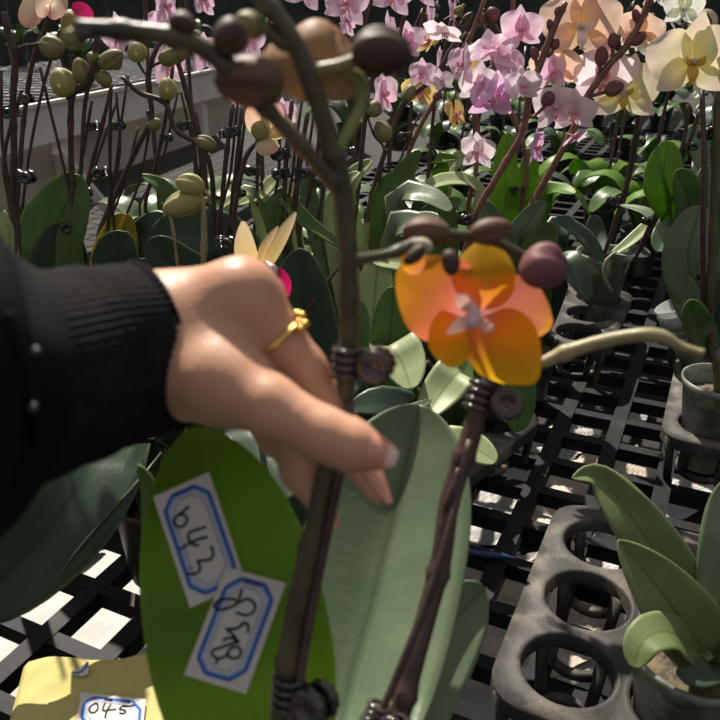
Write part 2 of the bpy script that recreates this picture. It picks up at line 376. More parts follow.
for k, (pm, lm) in FL.items():
    FLM[k] = dict(p=petal_data(pm, .95, 1.04, petalp, .06, .14, 'petal', .14), s=petal_data(pm, .92, .58, sepalp, .08, -.02, 'sepal', .07), l=lip_data(M[lm]))
def flower(parent, pos, face, rad, kind, up=(0, 0, 1), label=None):
    R = frame_from(face, V(up).cross(V(face)) if abs(V(up).normalized().dot(V(face).normalized())) < .98 else (1, 0, 0))
    f = inst('flower', CORE, parent, xform(pos, R, rad)); d = FLM[kind]
    if label: f['label'] = label
    for nm, me, a, z in (('sepal', d['s'], 0, -.02), ('sepal', d['s'], 128, -.02), ('sepal', d['s'], -128, -.02), ('petal', d['p'], 66, .02), ('petal', d['p'], -66, .02)):
        a += random.uniform(-9, 9); til = random.uniform(-.45, .2)
        o = bpy.data.objects.new(nm, me); COL.objects.link(o); o.parent = f
        o.matrix_local = Matrix.Translation((0, 0, z)) @ Matrix.Rotation(math.radians(a), 4, 'Z') @ Matrix.Rotation(-til, 4, 'X')
    o = bpy.data.objects.new('lip', d['l']); COL.objects.link(o); o.parent = f
    return f
def bud(parent, pos, direction, L, w, kind, roll=0):
    R = frame_from(direction, (math.cos(roll), .3, math.sin(roll)))
    return inst('bud', BUD[kind], parent, xform(pos, R, (w, w, L)))
def clip(parent, pos, axis, side, s=1.0, kind='clip'):
    return inst('clip', CLIP[kind], parent, xform(pos, frame_from(axis, side), s))
def pot(parent, c, r=.042, h=.09, kind='pot_clear', tilt=None):
    mb = MB(); rb = r * (.62 if kind == 'pot_clear' else .74)
    lathe(mb, c, [(.001, 0), (rb * .9, 0), (rb, .004), (r * .97, h * .93), (r * 1.04, h * .94), (r * 1.04, h), (r * .985, h), (r * .95, h * .93), (rb * .96, .006), (.001, .006)], 40, tilt)
    o = mb.build('pot', M[kind], parent)
    mb = MB(); n = 10; vs = []; fs = []
    for i in range(n + 1):
        for k in range(28):
            q = i / n; th = 2 * pi * k / 28; ax = tilt or (V((1, 0, 0)), V((0, 1, 0)), V((0, 0, 1)))
            z = h * .80 + .008 * (1 - q) + random.uniform(-.003, .003) * (q < .95)
            vs.append(V(c) + ax[0] * (r * .90 * q * math.cos(th)) + ax[1] * (r * .90 * q * math.sin(th)) + ax[2] * z)
    fs = [(i * 28 + k, i * 28 + (k + 1) % 28, (i + 1) * 28 + (k + 1) % 28, (i + 1) * 28 + k) for i in range(n) for k in range(28)]
    mb.add(vs, fs); mb.build('potting_bark', M['bark'], o)
    return o
def one_leaf(root, pts, w, n, kind='mid', thick=.0013, label=None, **kw):
    mb = MB(); leaf(mb, pts, w, n, **kw); o = mb.build('leaf', M[kind], root)
    if thick:
        s = o.modifiers.new('thickness', 'SOLIDIFY'); s.thickness = thick; s.offset = 0
    if label: o['label'] = label
    return o
# ------------------------------------------------------------------ the bench, its lattice and what lies below
EA = V((.423, .906, 0)).normalized(); EB = V((EA.y, -EA.x, 0)); EZ = V((0, 0, 1)); PIT = .074
def LAT(u, v, z=0): return EB * u + EA * v + V((0, 0, z))
LAX = (EB, EA, EZ)
mb = MB()
U0, V0 = -.440, .451
us = [U0 + PIT * k for k in range(-9, 20)]; vs_ = [V0 + PIT * k for k in range(-6, 56)]
for u in us: box(mb, LAT(u, (vs_[0] + vs_[-1]) / 2, -.010), (.020, vs_[-1] - vs_[0] + .02, .020), LAX)
for v in vs_: box(mb, LAT((us[0] + us[-1]) / 2, v, -.0105), (us[-1] - us[0] + .02, .016, .019), LAX)
bench = empty('mesh_bench', LAT(.2, 1.2, -.5), 'black plastic lattice bench top that all the pots and trays stand on', 'bench')
mb.build('lattice_top', M['bench'], bench, False)
for u in (us[0] + .02, us[-1] - .02):
    for v in (vs_[0] + .1, (vs_[0] + vs_[-1]) / 2, vs_[-1] - .1):
        mb = MB(); box(mb, LAT(u, v, -.263), (.04, .04, .474), LAX); mb.build('leg', M['alu'], bench, False)

mb = MB(); box(mb, (0, 5, -.52), (14, 16, .04)); tag(mb.build('floor', M['floor'], None, False), kind='structure')
mb = MB(); box(mb, (0, 12.0, 1.0), (14, .1, 3.0)); tag(mb.build('wall_back', M['wall'], None, False), kind='structure')

def crumple(name, label, cat, px, py, sx, sy, rot, kind, amp=.012, z=-.498, group=None):
    c = G(px, py, z); n = 22; vs = []; 
    ph = [(random.uniform(8, 60), random.uniform(8, 60), random.uniform(0, 6)) for _ in range(7)]
    cr_, sr = math.cos(rot), math.sin(rot)
    for i in range(n + 1):
        for k in range(n + 1):
            x, y = (i / n - .5) * sx, (k / n - .5) * sy
            h = sum(abs(math.sin(a * x + b * y + q)) for a, b, q in ph) / 7 * amp * 2.2
            vs.append((c.x + x * cr_ - y * sr + .01 * math.sin(20 * y), c.y + x * sr + y * cr_ + .01 * math.sin(23 * x), c.z + .002 + h))
    fs = [(i * (n + 1) + k, (i + 1) * (n + 1) + k, (i + 1) * (n + 1) + k + 1, i * (n + 1) + k + 1) for i in range(n) for k in range(n)]
    m_ = MB(); m_.add(vs, fs); o = m_.build(name, M[kind], None, False)
    s_ = o.modifiers.new('thickness', 'SOLIDIFY'); s_.thickness = .001
    tag(o, label, cat, group); return o
crumple('paper_sheet', 'crumpled white paper sheet lying under the bench at the lower left', 'paper', 70, 640, .62, .50, .5, 'sheet_white', .006)
crumple('paper_sheet', 'crumpled white paper under the lattice beside the blue pen', 'paper', 505, 510, .34, .24, .2, 'sheet_white')
crumple('paper_sheet', 'white wrapping with red print seen through the lattice under the blue pen', 'paper', 490, 595, .34, .24, -.4, 'sheet_pink')
crumple('paper_sheet', 'buff brown paper under the lattice left of the empty tray', 'paper', 540, 625, .30, .26, .3, 'sheet_buff', .02)
crumple('paper_sheet', 'buff paper scrap under the lattice above the empty tray', 'paper', 560, 520, .24, .20, .9, 'sheet_buff', .016)
crumple('paper_sheet', 'white paper under the lattice at the bottom of the photo left of the tray', 'paper', 500, 690, .36, .26, .1, 'sheet_white')
crumple('paper_sheet', 'white paper seen through the holes of the empty tray', 'paper', 620, 650, .40, .30, .5, 'sheet_white')
crumple('paper_sheet', 'red printed wrapper below the farthest hole of the empty tray', 'paper', 626, 545, .28, .18, .2, 'sheet_pink')
crumple('paper_sheet', 'pale paper scrap under the bench near the curled green leaf tip', 'paper', 560, 450, .22, .14, .7, 'sheet_white', .016)
crumple('paper_sheet', 'small grey white scrap under the bench right of the middle tray', 'paper', 610, 475, .20, .14, .2, 'sheet_buff', .016)
crumple('paper_sheet', 'white scrap under the bench behind the near right plant', 'paper', 670, 500, .22, .18, .2, 'sheet_white', .016)
crumple('paper_sheet', 'white scrap under the bench below the right hand tray', 'paper', 640, 420, .10, .05, .9, 'sheet_white', .016)
crumple('plastic_sheet', 'dark blue plastic sheet under the bench below the drooping left leaves', 'sheet', 72, 566, .12, .08, .9, 'sacking', .02)

# neighbouring bench across the aisle
A_, B_ = V((-1.158, 2.58, .22)), V((-.724, 4.10, .22)); D_ = (B_ - A_).normalized(); N_ = V((-D_.y, D_.x, 0)); RAX = (D_, N_, EZ)
nb = empty('neighbour_bench', (A_.x, A_.y, -.5), 'grey metal edged bench across the aisle behind the dark flower stems', 'bench')
def at(s, w, z): return A_ + D_ * s + N_ * w + V((0, 0, z))
mb = MB(); box(mb, at(1.2, .03, -.07), (5.2, .05, .14), RAX); box(mb, at(1.2, .022, -.006), (5.2, .07, .012), RAX); mb.build('edge_rail', M['alu'], nb, False)
mb = MB(); box(mb, at(1.2, .09, -.245), (5.2, .03, .19), RAX); mb.build('board', M['plank'], nb, False)
mb = MB()
for k in range(60): box(mb, at(-1.4 + k * .085, .6, -.01), (.006, 1.1, .006), RAX)
for k in range(13): box(mb, at(1.2, .07 + k * .085, -.016), (5.2, .006, .006), RAX)
mb.build('wire_mesh', M['wire'], nb, False)
for s_ in (-.6, .35, 1.5, 2.8):
    mb = MB(); box(mb, at(s_, .06, -.43), (.05, .05, .58), RAX); mb.build('leg', M['alu'], nb, False)
mb = MB(); tube(mb, [at(.25, .0, -.17), at(.62, -.04, -.62)], .022, 6, 1, smooth=False); mb.build('brace', M['alu'], nb, False)
mb = MB(); box(mb, at(1.2, 1.14, -.37), (5.2, .05, .70), RAX); mb.build('board', M['plank'], nb, False)

# ------------------------------------------------------------------ trays
def tray(label, c, nu, nv, ax_u, ax_v, pitch=.086, R=.038, z=.07, mar=.012):
    """carrying tray: c = centre of its first hole on the level z"""
    root = empty('carrying_tray', (c.x, c.y, 0), label, 'plant tray', 'black carrying trays'); hh = pitch / 2; n = 32
    def pt(u, v, zz): return V((c.x, c.y, 0)) + ax_u * u + ax_v * v + V((0, 0, zz))
    mb = MB(); rc = .032
    for i in range(nu):
        for j in range(nv):
            x0, x1 = -hh - (mar if i == 0 else 0), hh + (mar if i == nu - 1 else 0)
            y0, y1 = -hh - (mar if j == 0 else 0), hh + (mar if j == nv - 1 else 0)
            ring = []; inner = []
            angs = [2 * pi * k / n for k in range(n)]
            for k in range(n):
                sx_, sy_ = [(1, 1), (-1, 1), (-1, -1), (1, -1)][k * 4 // n]; kk = k % (n // 4); fr = kk / (n // 8)
                if sx_ * sy_ < 0: fr = 2 - fr
                ex, ey = (x1 if sx_ > 0 else -x0), (y1 if sy_ > 0 else -y0)
                X, Y = (ex, ey * fr) if fr <= 1 else (ex * (2 - fr), ey)
                if ((i == 0 and sx_ < 0) or (i == nu - 1 and sx_ > 0)) and ((j == 0 and sy_ < 0) or (j == nv - 1 and sy_ > 0)):
                    ccx, ccy = ex - rc, ey - rc; dx, dy = X - ccx, Y - ccy
                    if dx > 0 and dy > 0:
                        l_ = math.hypot(dx, dy); X, Y = ccx + dx / l_ * rc, ccy + dy / l_ * rc
                ring.append((X * sx_, Y * sy_))
            off = (i * pitch, j * pitch); rows = []
            for kind in range(7):
                for (X, Y), th in zip(ring, angs):
                    if kind == 0: u, v, zz = X, Y, z - .016
                    elif kind == 1: u, v, zz = X, Y, z - .003
                    elif kind == 2: u, v, zz = X, Y, z
                    elif kind == 3: u, v, zz = (R + .0035) * math.cos(th), (R + .0035) * math.sin(th), z
                    elif kind == 4: u, v, zz = (R + .001) * math.cos(th), (R + .001) * math.sin(th), z + .0008
                    elif kind == 5: u, v, zz = (R - .001) * math.cos(th), (R - .001) * math.sin(th), z - .002
                    else: u, v, zz = (R - .002) * math.cos(th), (R - .002) * math.sin(th), z - .014
                    rows.append(pt(u + off[0], v + off[1], zz))
            def outer(k):
                (xa, ya), (xb, yb) = ring[k], ring[(k + 1) % n]; e_ = 1e-6
                inside = (i > 0 and xa < x0 + e_ and xb < x0 + e_) or (i < nu - 1 and xa > x1 - e_ and xb > x1 - e_) or (j > 0 and ya < y0 + e_ and yb < y0 + e_) or (j < nv - 1 and ya > y1 - e_ and yb > y1 - e_)
                return not inside
            mb.add(rows, [(r * n + k, r * n + (k + 1) % n, (r + 1) * n + (k + 1) % n, (r + 1) * n + k) for r in range(6) for k in range(n) if r > 1 or outer(k)])
    mb.build('tray_top', M['tray'], root)
    for i in range(nu):
        for j in range(nv):
            m2 = MB(); o_ = (i * pitch, j * pitch)
            for k in range(4):
                th = pi / 4 + k * pi / 2; t_, r_ = V((math.cos(th), math.sin(th), 0)), V((-math.sin(th), math.cos(th), 0))
                ca, sa = math.cos(th), math.sin(th)
                a0 = pt(o_[0] + (R - .003) * ca, o_[1] + (R - .003) * sa, z - .012); a1 = pt(o_[0] + .029 * ca, o_[1] + .029 * sa, .004)
                tw = (ax_u * -sa + ax_v * ca) * .0055; th_ = (ax_u * ca + ax_v * sa) * .0015
                m2.add([a0 - tw - th_, a0 + tw - th_, a0 + tw + th_, a0 - tw + th_, a1 - tw - th_, a1 + tw - th_, a1 + tw + th_, a1 - tw + th_],
                       [(0, 1, 2, 3), (7, 6, 5, 4), (0, 4, 5, 1), (1, 5, 6, 2), (2, 6, 7, 3), (3, 7, 4, 0)])
            lathe(m2, pt(o_[0], o_[1], 0), [(.031, .001), (.031, .009), (.024, .009), (.024, .001)], 28, (ax_u, ax_v, EZ), closed=True)
            m2.build('cup_frame', M['tray'], root)
    for i, j in ((0, 0), (nu - 1, 0), (0, nv - 1), (nu - 1, nv - 1)):
        su, sv = (-1 if i == 0 else 1), (-1 if j == 0 else 1); q = hh + mar - .012
        m2 = MB(); tube(m2, [pt(i * pitch + su * q, j * pitch + sv * q, z - .004), pt(i * pitch + su * (q - .006), j * pitch + sv * (q - .006), .001)], [.006, .005], 8, 1, smooth=False); m2.build('corner_leg', M['tray'], root)
    return root
T1 = V((.167, .452, 0))
tray('empty sunlit black tray with three open holes at the lower right', T1, 2, 3, EB, EA)
a_ = V((-.65, -.76, 0)).normalized(); b_ = V((a_.y, -a_.x, 0)); 
tray('black tray holding the sunlit orchids in the middle', V((.245, .86, 0)) + a_ * .058 + b_ * .058, 3, 2, a_, b_)
T3 = V((.352, 1.131, 0))
tray('black tray holding the far clear pot, two holes empty', T3 - EB * .086, 2, 3, EB, EA)
T4 = V((.440, .838, 0))
tray('black tray at the right edge under the clear pots', T4, 2, 3, EB, EA)

# ------------------------------------------------------------------ orchids
def px_m(px, py, Y): return (Y_(px, py, Y) - CAM).dot(FWD) / FPX
def new_orchid(label, c, zc=.10, r=.042, kind='pot_dark', z0=.0005, group=None):
    root = empty('potted_orchid', (c[0], c[1], z0), label, 'orchid', group)
    pot(root, (c[0], c[1], z0), r, zc - z0, kind); root['zc'] = zc - .02; return root
def crown(root): return V(root['_org']) * 1 + V((0, 0, root['zc'] - root['_org'][2]))
def leaves_round(root, n, L, w, kinds, a0=0, up=.5, spread=2 * pi):
    c = crown(root)
    for k in range(n):
        a = a0 + spread * k / n + random.uniform(-.25, .25); l = L * random.uniform(.8, 1.1); d = V((math.cos(a), math.sin(a), 0))
        u = up * random.uniform(.7, 1.3)
        one_leaf(root, [c + d * .006, c + d * l * .45 + V((0, 0, l * u)), c + d * l * .85 + V((0, 0, l * u * 1.05)), c + d * l * 1.15 + V((0, 0, l * u * .7))],
                 w * random.uniform(.85, 1.1), -d * .6 + V((0, 0, 1)), random.choice(kinds), fold=.22)
def spike(root, Y, pts, r=.0027, m='stem_dark', buds=(), twigs=(), clips=(), stakes=(), Yc=None, join=True, ck='clip', nodes=.045):
    """pts etc. are pixel positions in the upright plane y = Y (a third number moves that point to its own y)"""
    q = lambda p: Y_(p[0], p[1], p[2] if len(p) > 2 else Y)
    w = [q(p) for p in pts]; c = crown(root)
    if join: w = w + [w[-1] * .45 + c * .55 + V((0, 0, .01)), c + V((0, 0, -.01))]
    mb = MB(); tube(mb, w, [r * .75] + [r] * (len(w) - 1), 8, 6, nodes)
    for t in twigs: tube(mb, [q(p) for p in t], r * .6, 6, 5)
    for b in buds:
        if len(b) > 6:
            a, e = q(b[6:8]), q(b[:2]); t_ = (q(b[2:4]) - e).normalized()
            tube(mb, [a, a * .5 + e * .5 - t_ * .006, e], [r * .55, r * .5, r * .6], 6, 5)
    s = mb.build('flower_spike', M[m], root)
    for b in buds:
        e, f = q(b[:2]), q(b[2:4]); k = px_m(b[0], b[1], Y)
        bud(s, e, f - e, (f - e).length * .95, b[4] * k * .9, b[5], random.uniform(-1, 1))
    for st in stakes:
        w2 = [q(p) for p in st]; w2.append(w2[-1] * .4 + (c + V((.008, 0, -.01))) * .6)
        mb = MB(); tube(mb, w2, .0018, 6, 3); mb.build('stake', M['stem_dark'], root)
    for cl in clips:
        sc_ = (cl[2] if len(cl) > 2 else 1.) * .92; sd = cl[3] if len(cl) > 3 else random.choice((-1, 1))
        clip(s, q(cl[:2]) , (random.uniform(-.15, .15), 0, 1), (sd, -random.uniform(.2, .8), 0), sc_, ck)
    return s
T2 = V((.245, .86, 0)) + a_ * .058 + b_ * .058
def t2(i, j): q = T2 + a_ * (.086 * i) + b_ * (.086 * j); return (q.x, q.y)
SL = {}
for i in range(-6, 7):
    for j in range(-3, 8): SL[(i, j)] = LAT(-.42 + i * .094, .80 + j * .094)
FIXED = [t2(i, j) for i in range(3) for j in range(2)] + [(-.115, .80), (-.21, .63), (.115, .98), (.255, 1.03), (.20, 1.13), (.10, 1.20)]
for k_ in list(SL):
    if any(math.hypot(SL[k_].x - x, SL[k_].y - y) < .091 for x, y in FIXED): del SL[k_]
def slot(px, Y):
    k = min(SL, key=lambda s: (SL[s].x - (Y_(px, 330, Y)).x) ** 2 * 2.2 + (SL[s].y - Y) ** 2); return SL.pop(k)

def left(label, px, Y, spikes, nl=2, L=.11, kinds=('dark', 'mid', 'grey'), up=.55, leaves=()):
    p = slot(px, Y); root = new_orchid(label, p, .095); Yr = p.y
    for s in spikes: spike(root, Yr, **s)
    for l in leaves:
        Yl = l.get('Y', Yr); w = [Y_(q_[0], q_[1], q_[2] + Yr if len(q_) > 2 else Yl) for q_ in l['p']]
        if l.get('j', 1): w = [crown(root)] + w
        one_leaf(root, w, l['w'] * px_m(l['p'][0][0], l['p'][0][1], Yr), l.get('n', (0, -1, .35)), l.get('k', 'mid'), fold=l.get('f', .2), prof=l.get('prof', blunt))
    if nl: leaves_round(root, nl, L, .055, kinds, random.uniform(0, 6), up)
    return root

left('dark stemmed orchid at the far left with one olive bud on an upright stalk', 15, .80,
     [dict(pts=[(4, 12), (8, 32), (15, 58), (13, 100), (14, 150), (13, 200), (18, 250)], r=.0034, buds=[(40, 44, 66, 50, 25, 'bud_olive', 16, 53)], clips=[(20, 176, 1.1, 1)], stakes=[[(1, 70), (2, 140), (10, 190), (18, 235)]])], 2,
     leaves=[dict(p=[(10, 260), (6, 225), (4, 210)], w=26, k='pale')])
left('orchid at the upper left with a drooping cream flower flushed red', 32, .92,
     [dict(pts=[(50, 5), (45, 30), (33, 60), (25, 110), (21, 150), (17, 210), (20, 245)], r=.003, clips=[(16, 112, 1.1, -1), (24, 98, .9, 1)])], 2)
CREAM = [o for o in COL.objects if o.get('label', '').startswith('orchid at the upper left')][0]
left('orchid with yellow green buds clustered on a forked spike at the left', 72, .84,
     [dict(pts=[(97, 36), (93, 68), (84, 86), (72, 98), (71, 150), (73, 200), (75, 226)], r=.0033,
           buds=[(67, 97, 56, 66, 30, 'bud_yellow', 72, 98), (82, 84, 78, 56, 20, 'bud_olive', 84, 86), (98, 72, 110, 88, 17, 'bud_olive', 94, 72), (100, 66, 124, 52, 20, 'bud_olive', 94, 70), (96, 62, 88, 52, 14, 'bud_olive', 93, 66)],
           clips=[(76, 225, 1.15, -1)], stakes=[[(40, 67), (50, 110), (62, 160), (73, 222)]])], 2, leaves=[
     dict(p=[(52, 255), (62, 215), (82, 176)], w=78, k='mid', n=(-.2, -1, .3), f=.12), dict(p=[(60, 300), (62, 260), (64, 222)], w=70, k='dark', n=(.1, -1, .2), f=.25)])
left('slim dark stemmed orchid with clip just right of the big backlit leaf', 84, .98,
     [dict(pts=[(104, 64), (87, 92), (82, 150), (80, 200), (79, 240)], r=.0026, buds=[(110, 66, 122, 60, 14, 'bud_olive', 104, 64)], clips=[(82, 191, 1.0, 1)])], 2)
left('orchid with a purple spike forking upright behind the clustered buds', 100, 1.0,
     [dict(pts=[(159, 43), (149, 69), (149, 90), (151, 118), (136, 150), (118, 190), (98, 240)], r=.0036, m='stem_dark',
           buds=[(160, 62, 181, 48, 20, 'bud_olive', 151, 66), (138, 62, 134, 40, 22, 'bud_yellow', 149, 74), (150, 120, 158, 131, 17, 'bud_olive', 150, 112)], clips=[(110, 175, 1.1, -1)])], 2)
left('orchid with a bent purple branch carrying two olive buds and a long zigzag', 212, .90,
     [dict(pts=[(122, 77), (140, 93), (165, 103), (176, 130), (200, 146), (211, 170), (214, 215), (214, 250)], r=.0032,
           buds=[(168, 100, 165, 76, 21, 'bud_yellow', 166, 103), (216, 149, 193, 138, 17, 'bud_olive', 204, 150)], clips=[(222, 134, 1, 1)])], 2, leaves=[
     dict(p=[(235, 260), (190, 232), (150, 240)], w=60, k='dark', n=(0, -.8, .6))])
left('straight single stemmed orchid with two clips left of the zigzag branch', 110, .95,
     [dict(pts=[(111, 85), (110, 130), (110, 190), (110, 245)], r=.0024, clips=[(106, 172, 1.15, -1), (114, 126, 1., 1)], stakes=[[(128, 75), (118, 150), (114, 225)]])], 2,
     leaves=[dict(p=[(118, 280), (122, 235), (130, 215)], w=50, k='yellowed', n=(0, -1, .5)), dict(p=[(130, 270), (150, 225), (172, 220)], w=34, k='dark', n=(0, -.7, .8))])
left('leaning stemmed orchid with a clip in front of the metal rail', 72, 1.08,
     [dict(pts=[(112, 84), (101, 130), (88, 180), (80, 230)], r=.003, clips=[(97, 126, 1.1, -1)])], 2)
left('orchid with a tall red brown spike and dark clip beside a bud', 205, 1.0,
     [dict(pts=[(176, 55), (183, 80), (190, 105), (198, 135), (204, 185), (207, 240)], r=.0036, m='stem_dark', buds=[(170, 46, 186, 60, 24, 'bud_olive', 182, 70)], clips=[(189, 125, 1.1, -1)], stakes=[[(181, 92), (192, 140), (203, 190)]])], 2,
     leaves=[dict(p=[(190, 240), (165, 190), (140, 175)], w=24, k='mid', n=(0, -.5, 1))])
left('orchid with a plain leaning stem between the zigzag branch and the rail', 148, 1.05,
     [dict(pts=[(173, 66), (166, 115), (156, 165), (146, 214)], r=.0028, clips=[(163, 137, 1.0, 1)])], 2)
left('orchid with two big yellow green buds nodding on twin stalks', 190, .74,
     [dict(pts=[(202, 196), (204, 225), (203, 265)], r=.0032, m='stem_tan', buds=[(204, 190, 174, 180, 24, 'bud_yellow', 203, 200), (202, 199, 161, 212, 29, 'bud_yellow', 203, 203)], twigs=[[(170, 214), (174, 235), (178, 268)]], clips=[(221, 242, 1.1, 1)])], 2, up=.4, kinds=('dark',), leaves=[
     dict(p=[(140, 300), (118, 260), (128, 232)], w=70, k='dark', n=(0, -1, .2)), dict(p=[(190, 300), (170, 262), (150, 238)], w=66, k='dark', n=(0, -1, .3))])
left('twin stemmed dark orchid left of the pink tinged half open flower', 228, .98,
     [dict(pts=[(233, 104), (227, 150), (222, 200), (220, 245)], r=.0029, clips=[(229, 131, 1.0, 1)]), dict(pts=[(242, 108), (237, 160), (230, 220), (226, 250)], r=.0026, clips=[(236, 192, .9, 1)])], 2)
PINKHALF = left('orchid with a pink tinged half open flower nodding behind the brown bud', 236, .88,
     [dict(pts=[(266, 136), (250, 150), (242, 170), (234, 215), (231, 255)], r=.0028, m='stem_dark')], 2)
left('single dark stem orchid with a beaded clip below the half open flower', 257, 1.0,
     [dict(pts=[(261, 104), (258, 150), (257, 200), (256, 250)], r=.0024, clips=[(257, 171, 1.15, -1)])], 2, kinds=('pale', 'grey'), leaves=[
     dict(p=[(258, 205), (240, 195), (216, 212)], w=20, k='pale', n=(0, -.5, 1)), dict(p=[(285, 190), (262, 195), (238, 205)], w=26, k='pale', n=(0, -.5, 1))])
left('dark orchid with two ribbed clips stacked one above the other', 286, .92,
     [dict(pts=[(292, 100), (287, 150), (284, 200), (283, 245)], r=.0028, clips=[(286, 153, 1.2, -1), (286, 173, 1.1, -1)]), dict(pts=[(308, 112), (300, 160), (294, 215), (290, 250)], r=.003, clips=[(298, 172, 1.0, 1)])], 2, leaves=[
     dict(p=[(278, 245), (266, 215), (253, 186)], w=21, k='mid', n=(.3, -1, .2), prof=pointed), dict(p=[(272, 205), (310, 225), (346, 250)], w=24, k='mid', n=(0, -.5, 1))])
left('dark stemmed orchid just left of the held main stem', 318, .96,
     [dict(pts=[(322, 100), (318, 150), (308, 200), (300, 245)], r=.0029, clips=[(316, 183, 1., 1)]), dict(pts=[(330, 150), (322, 200), (316, 250)], r=.0026)], 2, kinds=('grey', 'pale'), leaves=[
     dict(p=[(318, 230), (308, 190), (312, 170)], w=24, k='grey', n=(0, -1, .4)), dict(p=[(335, 225), (346, 185), (360, 172)], w=26, k='pale', n=(0, -.6, 1))])
left('purple stemmed orchid with three green buds just right of the held stem', 360, .95,
     [dict(pts=[(370, 78), (366, 110), (361, 160), (357, 200), (354, 245)], r=.0031, m='stem_dark', buds=[(358, 104, 344, 88, 15, 'bud_dark', 366, 110), (370, 116, 378, 100, 18, 'bud_olive', 366, 114), (388, 141, 376, 121, 20, 'bud_olive', 384, 150)], twigs=[[(366, 112), (374, 135), (384, 150), (379, 185)]], clips=[(352, 151, 1., -1), (356, 177, 1.1, -1)])], 2, kinds=('grey', 'mid'),
     leaves=[dict(p=[(345, 215), (352, 180), (372, 160)], w=30, k='pale', n=(0, -.7, 1)), dict(p=[(385, 205), (402, 178), (420, 150)], w=30, k='mid', n=(-.5, -1, .5))])
left('orchid with a thick dark spike arching right to small pink flowers', 366, .86,
     [dict(pts=[(472, 14), (450, 52), (433, 78), (404, 103), (393, 130), (384, 155), (372, 195), (363, 240)], r=.0037, m='stem_dark', buds=[(365, 222, 370, 253, 33, 'bud_olive', 366, 212), (436, 78, 452, 66, 12, 'bud_dark', 432, 78), (404, 100, 414, 84, 15, 'bud_olive', 404, 103), (462, 22, 474, 12, 8, 'bud_dark', 462, 26)])], 2, kinds=('grey',), L=.09)
PINKARM = [o for o in COL.objects if o.get('label', '').startswith('orchid with a thick dark spike')][0]
left('red brown stemmed orchid with a clip and a small red bud near the pink flowers', 380, .92,
     [dict(pts=[(448, 72), (437, 97), (420, 127), (404, 165), (390, 205), (376, 245)], r=.0034, m='stem_red', buds=[(434, 100, 441, 90, 10, 'bud_plum', 430, 108)], clips=[(409, 136, 1.15, -1)], stakes=[[(420, 112), (398, 165), (372, 230)]])], 2, kinds=('grey', 'mid'))
EXTRA = {'straight single': [[(116, 92), (120, 150), (113, 230)]], 'slim dark': [[(92, 100), (84, 150), (74, 235)]], 'leaning stemmed': [[(118, 98), (94, 170), (76, 235)]], 'orchid with a purple': [[(138, 128), (122, 190), (104, 245)], [(152, 112), (140, 180), (118, 245)]],
         'orchid with a plain': [[(178, 92), (160, 170), (140, 222)]], 'orchid with a tall': [[(196, 112), (206, 170), (212, 245)]], 'twin stemmed': [[(238, 98), (231, 170), (222, 250)], [(247, 104), (240, 165), (232, 250)]],
         'single dark': [[(252, 116), (262, 175), (262, 250)]], 'dark orchid with two': [[(280, 108), (279, 170), (276, 250)], [(302, 100), (293, 170), (288, 250)]], 'dark stemmed orchid just': [[(314, 112), (306, 175), (300, 250)], [(326, 96), (325, 170), (322, 250)]],
         'orchid at the upper': [[(60, 30), (40, 100), (26, 180), (24, 250)]], 'dark stemmed orchid at': [[(22, 90), (4, 160), (12, 240)]]}
for key, lst in EXTRA.items():
    o_ = [q for q in COL.objects if q.get('label', '').startswith(key)][0]
    for pts in lst:
        mb = MB(); tube(mb, [Y_(x, y, o_.location.y + .006) for x, y in pts] + [crown(o_) + V((random.uniform(-.012, .012), .006, 0))], .0019, 6, 4); mb.build('stake', M['stem_dark'], o_)
# flowers and half open buds on the left
s_ = [o for o in CREAM.children if o.name.startswith('flower_spike')][0]
Yc = CREAM.location.y
for pts, w in (([(47, -12), (36, 6), (27, 28)], 26), ([(50, -12), (58, 2), (54, 20)], 22), ([(50, -12), (44, 4), (44, 18)], 16)):
    one_leaf(CREAM, [Y_(x, y, Yc - .02 * i) for i, (x, y) in enumerate(pts)], w * px_m(40, 10, Yc), (0, -1, .2), 'mid', thick=0).data.materials[0] = M['petal_cream_red']
bud(s_, Y_(76, 40, Yc), Y_(70, 14, Yc) - Y_(76, 40, Yc), .033, .031, 'bud_yellow', .4)
mb = MB(); leaf(mb, [Y_(72, 6, Yc - .012), Y_(82, 10, Yc - .018), Y_(92, 20, Yc - .02)], .017, (0, -1, .3), .1); mb.build('lip', M['lip_magenta'], CREAM)
for o in CREAM.children:
    if o.name.startswith('leaf') and o.data.materials[0] == M['petal_cream_red']: o.name = 'petal'
Yc = PINKHALF.location.y
for (pts, w) in (([(266, 136), (258, 122), (250, 104)], 24), ([(266, 136), (272, 118), (278, 104)], 26), ([(266, 136), (268, 146), (272, 154)], 24), ([(266, 136), (284, 126), (292, 132)], 20)):
    mb = MB(); leaf(mb, [Y_(x, y, Yc - .01 * i) for i, (x, y) in enumerate(pts)], w * px_m(260, 130, Yc), (.2, -1, .2), .1, .5, petalp); mb.build('petal', M['petal_cream_red'], PINKHALF)
s_ = [o for o in PINKHALF.children if o.name.startswith('flower_spike')][0]
bud(s_, Y_(262, 140, Yc), Y_(254, 112, Yc) - Y_(262, 140, Yc), .032, .022, 'bud_yellow')

